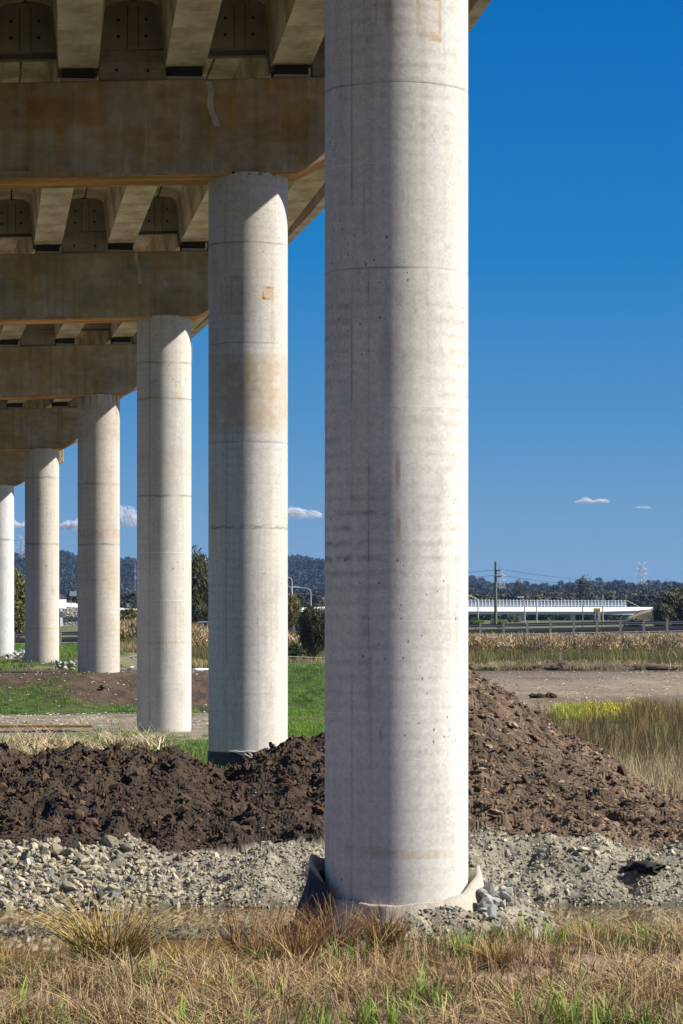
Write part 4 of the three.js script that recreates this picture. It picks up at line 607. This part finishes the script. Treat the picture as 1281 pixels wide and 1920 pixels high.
lamp('leftmost street lamp before the white bridge, by the nearest pier', 896.5, 1168, 1119, -18, 430); lamp('street lamp before the left bridge pier', 984, 1170, 1121, -8, 430);
for (const [px, t, lab, c] of [[1006.5, 1124, 'plain thin pole between the two bridge piers', galv], [1092.5, 1130, 'dark pole standing beside the right bridge pier', galvDark], [1130.5, 1115, 'grey pole with a wire just right of the yellow sign', galv]]) { const b = at(px, 1176, 330), o = solo('thin_pole', lab, 'pole', cyl(.07, .05, (1176 - t) * 330 / FPX, 0, 0, 0, 8), c, 'thin poles along the road'); o.position.copy(b); }
// yellow framed sign
{
  const d = 300, M = d / FPX, b = at(1119.5, 1182, d), t = thing('hazard_sign', 'yellow framed roadside sign with a black and white panel', 'sign', [b.x, b.y, b.z]);
  part('board', new RoundedBoxGeometry(12.5 * M, 30 * M, .06, 2, .03).translate(0, 26.5 * M, 0), std(.52, .40, .01), t); part('panel', box(8.4 * M, 20.5 * M, .012, 0, 26 * M, .04), std(.66, .68, .74), t); part('post', box(.09, 26 * M, .07, 0, 10 * M, -.08), galvDark, t);
  const k = std(.015, .015, .02), bl = [[-2.6, 34.6, 6.4, 1.2], [0, 29.8, 1.9, 2.4], [-1.0, 31.6, .8, 1.6], [1.1, 31.6, .8, 1.6], [-1.9, 26, 1.5, 1.5], [1.6, 26, 2.4, 1.6], [0, 27.4, 2.6, 1.6], [-.7, 23.6, 1.4, 1.6], [.9, 24.2, 1.2, 2.4], [-2.2, 20.2, 2.0, 2.2], [2.2, 20.2, 1.8, 2.2], [0, 21.6, 1.0, 1.5]].map(([x, y, w, h]) => box(w * M, h * M, .01, (x === -2.6 ? 0 : x) * M, y * M, .052)); part('symbol', merge(bl), k, t);
}
// power pole, wires, pylons
const steel = std(.55, .56, .57, { roughness: .5, metalness: .3 });
{
  const d = 330, M = d / FPX, b = at(929.5, 1176, d), t = thing('power_pole', 'tall greenish timber power pole beyond the guardrail', 'power pole', [b.x, b.y, b.z]);
  const H = (1176 - 1053) * M; part('pole', cyl(.17, .12, H, 0, 0, 0, 12), std(.13, .16, .11), t); part('crossarm', box(.75, .12, .12, .22, (1176 - 1081) * M, .14), std(.12, .11, .1), t); part('crossarm', box(.45, .12, .12, .25, (1176 - 1070) * M, .14), std(.12, .11, .1), t);
  for (const [x, py] of [[-.12, 1079], [.55, 1079], [.4, 1067]]) part('insulator', cyl(.05, .04, .2, x, (1176 - py) * M, .14, 8), std(.3, .32, .34), t);
  const A = at(938, 1067, d), B = at(935, 1078, d);
  const wire = (lab, p0, p1, sag, r) => { const cv = []; for (let i = 0; i <= 16; i++) { const u = i / 16; cv.push(p0.clone().lerp(p1, u).add(V(0, -sag * 4 * u * (1 - u), 0))); } return solo('power_wire', lab, 'wire', new THREE.TubeGeometry(new THREE.CatmullRomCurve3(cv), 40, r, 4), std(.05, .055, .06)); };
  wire('upper overhead wire running right from the power pole', A, at(1150, 1090, 480), .25, .022); wire('lower overhead wire running right from the power pole', B, at(1135, 1098, 480), .25, .022); wire('upper overhead wire running left from the power pole', A, at(820, 1076, 330), .1, .018); wire('lower overhead wire running left from the power pole', B, at(820, 1084, 330), .1, .018); wire('thin stay wire sloping to the grey pole by the yellow sign', at(1130, 1117, 330), at(1100, 1124, 330), .02, .02);
}
function pylon(label, px, pyb, pyt, d) {
  const M = d / FPX, b = at(px, pyb, d), H = (pyb - pyt) * M, t = thing('transmission_tower', label, 'transmission tower', [b.x, b.y, b.z], .5, 'steel lattice transmission towers on the skyline'), w = (y) => H * lerp(.16, .055, clamp(y / (H * .8))), r = .00006 * d, L = [];
  const n = 5, c = (k, y) => V((k & 1 ? 1 : -1) * w(y), y, (k & 2 ? 1 : -1) * w(y));
  for (let i = 0; i < n; i++) { const y0 = H * .86 * i / n, y1 = H * .86 * (i + 1) / n; for (const k of [0, 1, 2, 3]) L.push(bar(c(k, y0), c(k, y1), r * 1.2, r * 1.2, 4)); for (const [a, e] of [[0, 1], [1, 3], [3, 2], [2, 0]]) L.push(bar(c(a, y0), c(e, y1), r * .7, r * .7, 4), bar(c(e, y0), c(a, y1), r * .7, r * .7, 4)); }
  part('lattice', merge(L), steel, t); const arm = (y, s, up) => [-1, 1].map((e) => bar(V(e * w(y), y, 0), V(e * s, y + up, 0), r * 1.2, r * .6, 4)).concat([-1, 1].map((e) => bar(V(e * w(y), y + H * .04, 0), V(e * s, y + up, 0), r, r * .5, 4)));
  for (const [y, s, up] of [[.84, .26, .16], [.66, .30, .0], [.46, .34, -.01]]) part('crossarm', merge(arm(H * y, H * s, H * up)), steel, t);
  return t;
}
pylon('right lattice transmission tower rising above the wood', 1204, 1096, 1052, 2300); pylon('lattice transmission tower directly behind the power pole', 939, 1104, 1066, 2600); pylon('lattice transmission tower seen between the leftmost two piers', 44, 1046, 1004, 3000); pylon('slim white mast on the hill between the fourth and third piers', 253.5, 1112, 1050, 3000).scale.set(.16, 1, .16);

// ------------------------------------------------------------------ site debris
const timberM = std(.50, .30, .13, { bumpMap: grainTex, bumpScale: .006 }), slabM = std(.52, .50, .46, { bumpMap: grainTex, bumpScale: .01 });
{
  const d = 158, M = d / FPX, p = at(8, 1256, d), t = thing('timber_pallet', 'orange brown timber pallet beside the white pier at the left edge', 'pallet', [p.x, p.y, p.z], .15);
  for (let k = 0; k < 4; k++) part('slat', box(1.5, .07, .12, 0, .08 + k * .15, .3 - .03 * k), timberM, t); for (const x of [-.6, 0, .45]) part('bearer', box(.1, .62, .12, x, .32, .2), timberM, t);
  const q = at(38, 1256, 161), rp = thing('rock_pile', 'pile of broken white rock between the leftmost two piers', 'rock pile', [q.x, q.y, q.z]); for (let n = 0; n < 90; n++) { const s = rr(.07, .17), m = part('rock', stoneG[n % 4], n % 3 ? std(.62, .62, .6) : std(.4, .41, .42), rp), x = rr(-.7, .7); m.position.set(x, rr(0, 1.05 * (1 - Math.abs(x) * .5)), rr(-.4, .4)); m.scale.setScalar(s); m.rotation.set(rr(0, 6), rr(0, 6), 0); }
  const s5 = at(82, 1257, 146), sl = thing('broken_slab', 'broken pale concrete slabs lying at the foot of the fifth pier', 'concrete slab', [s5.x, s5.y, s5.z]); part('slab', box(1.0, .09, .5, -.05, .12, 0, 0, .3, .06), slabM, sl); part('slab', box(.7, .08, .4, .25, .2, .1, .1, -.2, -.22), slabM, sl); part('slab', box(.9, .06, .4, -.2, .04, .2, 0, .1, .02), slabM, sl);
  const s6 = at(129, 1257, 130), r6 = thing('rubble_heap', 'low rubble heap between the fifth and fourth piers', 'rubble', [s6.x, s6.y, s6.z]); for (let n = 0; n < 44; n++) { const s = rr(.05, .14), m = part('rubble_piece', stoneG[n % 4], n % 2 ? stoneM[2] : stoneM[3], r6); m.position.set(rr(-.45, .45), rr(.02, .34), rr(-.2, .2)); m.scale.set(s * 1.4, s, s); m.rotation.set(rr(0, 6), rr(0, 6), 0); }
  const s7 = at(243, 1257, 128), r7 = thing('plank_debris', 'pale planks and scraps on the bank between the fourth and third piers', 'planks', [s7.x, s7.y, s7.z]); part('plank', box(.9, .05, .12, -.05, .06, 0, 0, .1, .03), slabM, r7); part('plank', box(.75, .04, .1, -.1, .52, -.4, 0, .2, .25), slabM, r7); part('plank', box(.6, .04, .1, .2, .42, -.4, 0, -.2, -.5), slabM, r7); part('scrap', box(.16, .06, .1, .1, .14, .1, 0, .4, .2), white, r7);
  const s8 = at(380, 1256, 126), ps = solo('plastic_sheet', 'crumpled white plastic sheet left of the second pier on the bank', 'plastic sheet', lump(91, 2, .4, 0), std(.75, .76, .78)); ps.position.copy(s8); ps.scale.set(.35, .07, .2);
  const os = solo('orange_strip', 'low orange strip lying across the grass at the left', 'plastic strip', new RoundedBoxGeometry(3.6, .08, .05, 2, .02), std(.34, .19, .04)); const so = at(62, 1366, 97); os.position.set(so.x, gy(so.x, 97) + .1, -97);
  // dirty black mesh roll on the gravel at the right
  const mr = at(1206, 1606, 40.3), roll = thing('mesh_roll', 'crumpled roll of black mesh on the gravel at the right', 'mesh roll', [mr.x, gy(mr.x, 40.3) + .02, -40.3], -.55);
  const rpts = []; for (let k = 0; k <= 80; k++) { const a = k / 80 * Math.PI * 4, r = lerp(.06, .13, k / 80); rpts.push([Math.cos(a) * r * 1.25, Math.sin(a) * r * .8 + .09]); } const rg = new THREE.BufferGeometry(), rp2 = [], ri = [], ru = []; for (let k = 0; k <= 80; k++) for (let j = 0; j <= 8; j++) { const u = j / 8 - .5; rp2.push(u * .5 + .03 * vn(k * .4, j, 3), Math.max(-.02, rpts[k][1] * (1 - .35 * (u + .5)) + .05 * vn(k * .17, j * .5, 4)), rpts[k][0] * (1 + .5 * (u + .5)) + .06 * vn(k * .13, j * .6, 6)); ru.push(j, k / 4); if (k && j) { const b = k * 9 + j, e = b - 9; ri.push(e - 1, e, b - 1, b - 1, e, b); } } rg.setAttribute('position', new THREE.Float32BufferAttribute(rp2, 3)); rg.setAttribute('uv', new THREE.Float32BufferAttribute(ru, 2)); rg.setIndex(ri); rg.computeVertexNormals(); roll.scale.setScalar(.82); part('rolled_mesh', rg, std(.022, .021, .018, { bumpMap: grainTex, bumpScale: .01, roughness: .75 }), roll);
  const bg = at(1193, 1432, 50), bag = solo('plastic_bag', 'torn dark plastic with white scraps where the mound meets the dry grass', 'plastic bag', lump(97, 3, .85, 0), std(.03, .035, .045, { roughness: .45 })); bag.position.set(bg.x, gy(bg.x, 48.6) + .03, -48.6); bag.scale.set(.17, .1, .1);
  const b2 = solo('paper_scrap', 'small white scrap caught against the torn dark plastic', 'scrap', lump(98, 1, .4, 1), std(.7, .72, .75)); b2.position.set(bg.x - .07, gy(bg.x, 48.6) + .09, -48.52); b2.scale.set(.05, .03, .035);
  for (const [px, py, d2, h, lab] of [[1051, 1236, 203, 14, 'white survey stake before the rushes on the right'], [1212, 1335, 96, 13, 'pale survey peg in the yellow green grass']]) { const q2 = at(px, py, d2), o = solo('survey_stake', lab, 'stake', merge([box(.05, h * d2 / FPX, .05, 0, h * d2 / FPX / 2, 0), new THREE.ConeGeometry(.035, .1, 4).rotateX(Math.PI).translate(0, -.05, 0)]), std(.68, .64, .55)); o.position.copy(q2); }
  const br = at(1258, 1252, 192), bt = thing('bent_branch', 'bent pale dead branch standing at the edge of the rushes near the right edge', 'dead branch', [br.x, br.y, br.z]); part('stem', new THREE.TubeGeometry(new THREE.CatmullRomCurve3([V(0, -.1, 0), V(-.08, .5, 0), V(.02, .95, 0), V(.2, .9, .05), V(.34, .6, .1)]), 20, .025, 5), std(.5, .43, .3), bt); part('twig', new THREE.TubeGeometry(new THREE.CatmullRomCurve3([V(-.08, .5, 0), V(-.2, .75, .05), V(-.15, .95, 0)]), 10, .015, 5), std(.5, .43, .3), bt);
}
// bunting between the second and nearest pier
{
  const d = 131, M = d / FPX, t = thing('bunting_line', 'string of small green and yellow flags across the top of the bank', 'bunting', [0, 0, -d]); const P = (px, py) => { const v = at(px, py, d); v.z = 0; return v; };
  part('string', new THREE.TubeGeometry(new THREE.CatmullRomCurve3([P(500, 1229), P(545, 1231), P(609, 1233), P(680, 1230)]), 30, .012, 5), std(.6, .6, .55), t);
  const fl = (w, h) => { const s = new THREE.Shape(); s.moveTo(-w / 2, 0); s.lineTo(w / 2, 0); s.lineTo(.02, -h); s.lineTo(-.01, -h); const g = new THREE.ExtrudeGeometry(s, { depth: .008, bevelEnabled: false }); return g; }, fg = fl(4.2 * M, 6.5 * M), gm = std(.02, .26, .08), ym = std(.8, .45, .03);
  [534, 551.5, 556.5, 569.5, 574.5, 588, 593, 606, 612, 626].forEach((px, i) => { const f = part('flag', fg, i % 2 ? gm : ym, t), v = P(px, 1231.3 + i * .12); f.position.copy(v); f.rotation.y = rr(-.6, .6); f.rotation.z = rr(-.12, .12); });
  for (const px of [500, 680]) part('post', bar(P(px, 1256), P(px, 1226), .025), std(.5, .45, .4), t);
}

// ------------------------------------------------------------------ small fair weather clouds
{
  const cm = std(.92, .92, .93, { transparent: true, opacity: .1, roughness: 1 }), ico = new THREE.IcosahedronGeometry(1, 2);
  const cloud = (label, px, py, w, h, k, n) => {
    const d = 9000, M = d / FPX, b = at(px, py, d), l = []; seed = 900 + k;
    for (let i = 0; i < n; i++) { const u = rr(-1, 1), env = Math.sqrt(Math.max(0, 1 - u * u)) * (.55 + .45 * vn(u * 2.3 + k, k, 7)), y = rnd() * env, s = rr(.06, .16) * (1.1 - .5 * Math.abs(u)); l.push({ p: [u * w / 2 * M, y * h * M * .8, rr(-1, 1) * w * M * .2], s: [s * w * M * .55, s * h * M * 1.15, s * w * M * .5] }); }
    const gs = l.map((q) => { const g = ico.clone(); g.scale(...q.s); g.translate(...q.p); return g; }), c = solo('cloud', label, 'cloud', mergeGeometries(gs), cm, 'small white clouds low in the sky'); c.position.copy(b);
  };
  cloud('largest lone white cloud on the right of the sky', 1111, 942, 66, 14, 1, 170); cloud('smallest white cloud at the right, right of the lone larger cloud', 1206, 953, 30, 9, 2, 70); cloud('white cloud just right of the second pier', 556, 970, 92, 26, 3, 200); cloud('white puffy cloud between the fourth and third piers', 232, 984, 70, 46, 4, 220); cloud('white puffy cloud between the fifth and fourth piers', 130, 990, 56, 38, 5, 200); cloud('white cloud between the leftmost two piers', 30, 986, 44, 24, 6, 140);
}
shade(scene);
renderer.render(scene, camera);
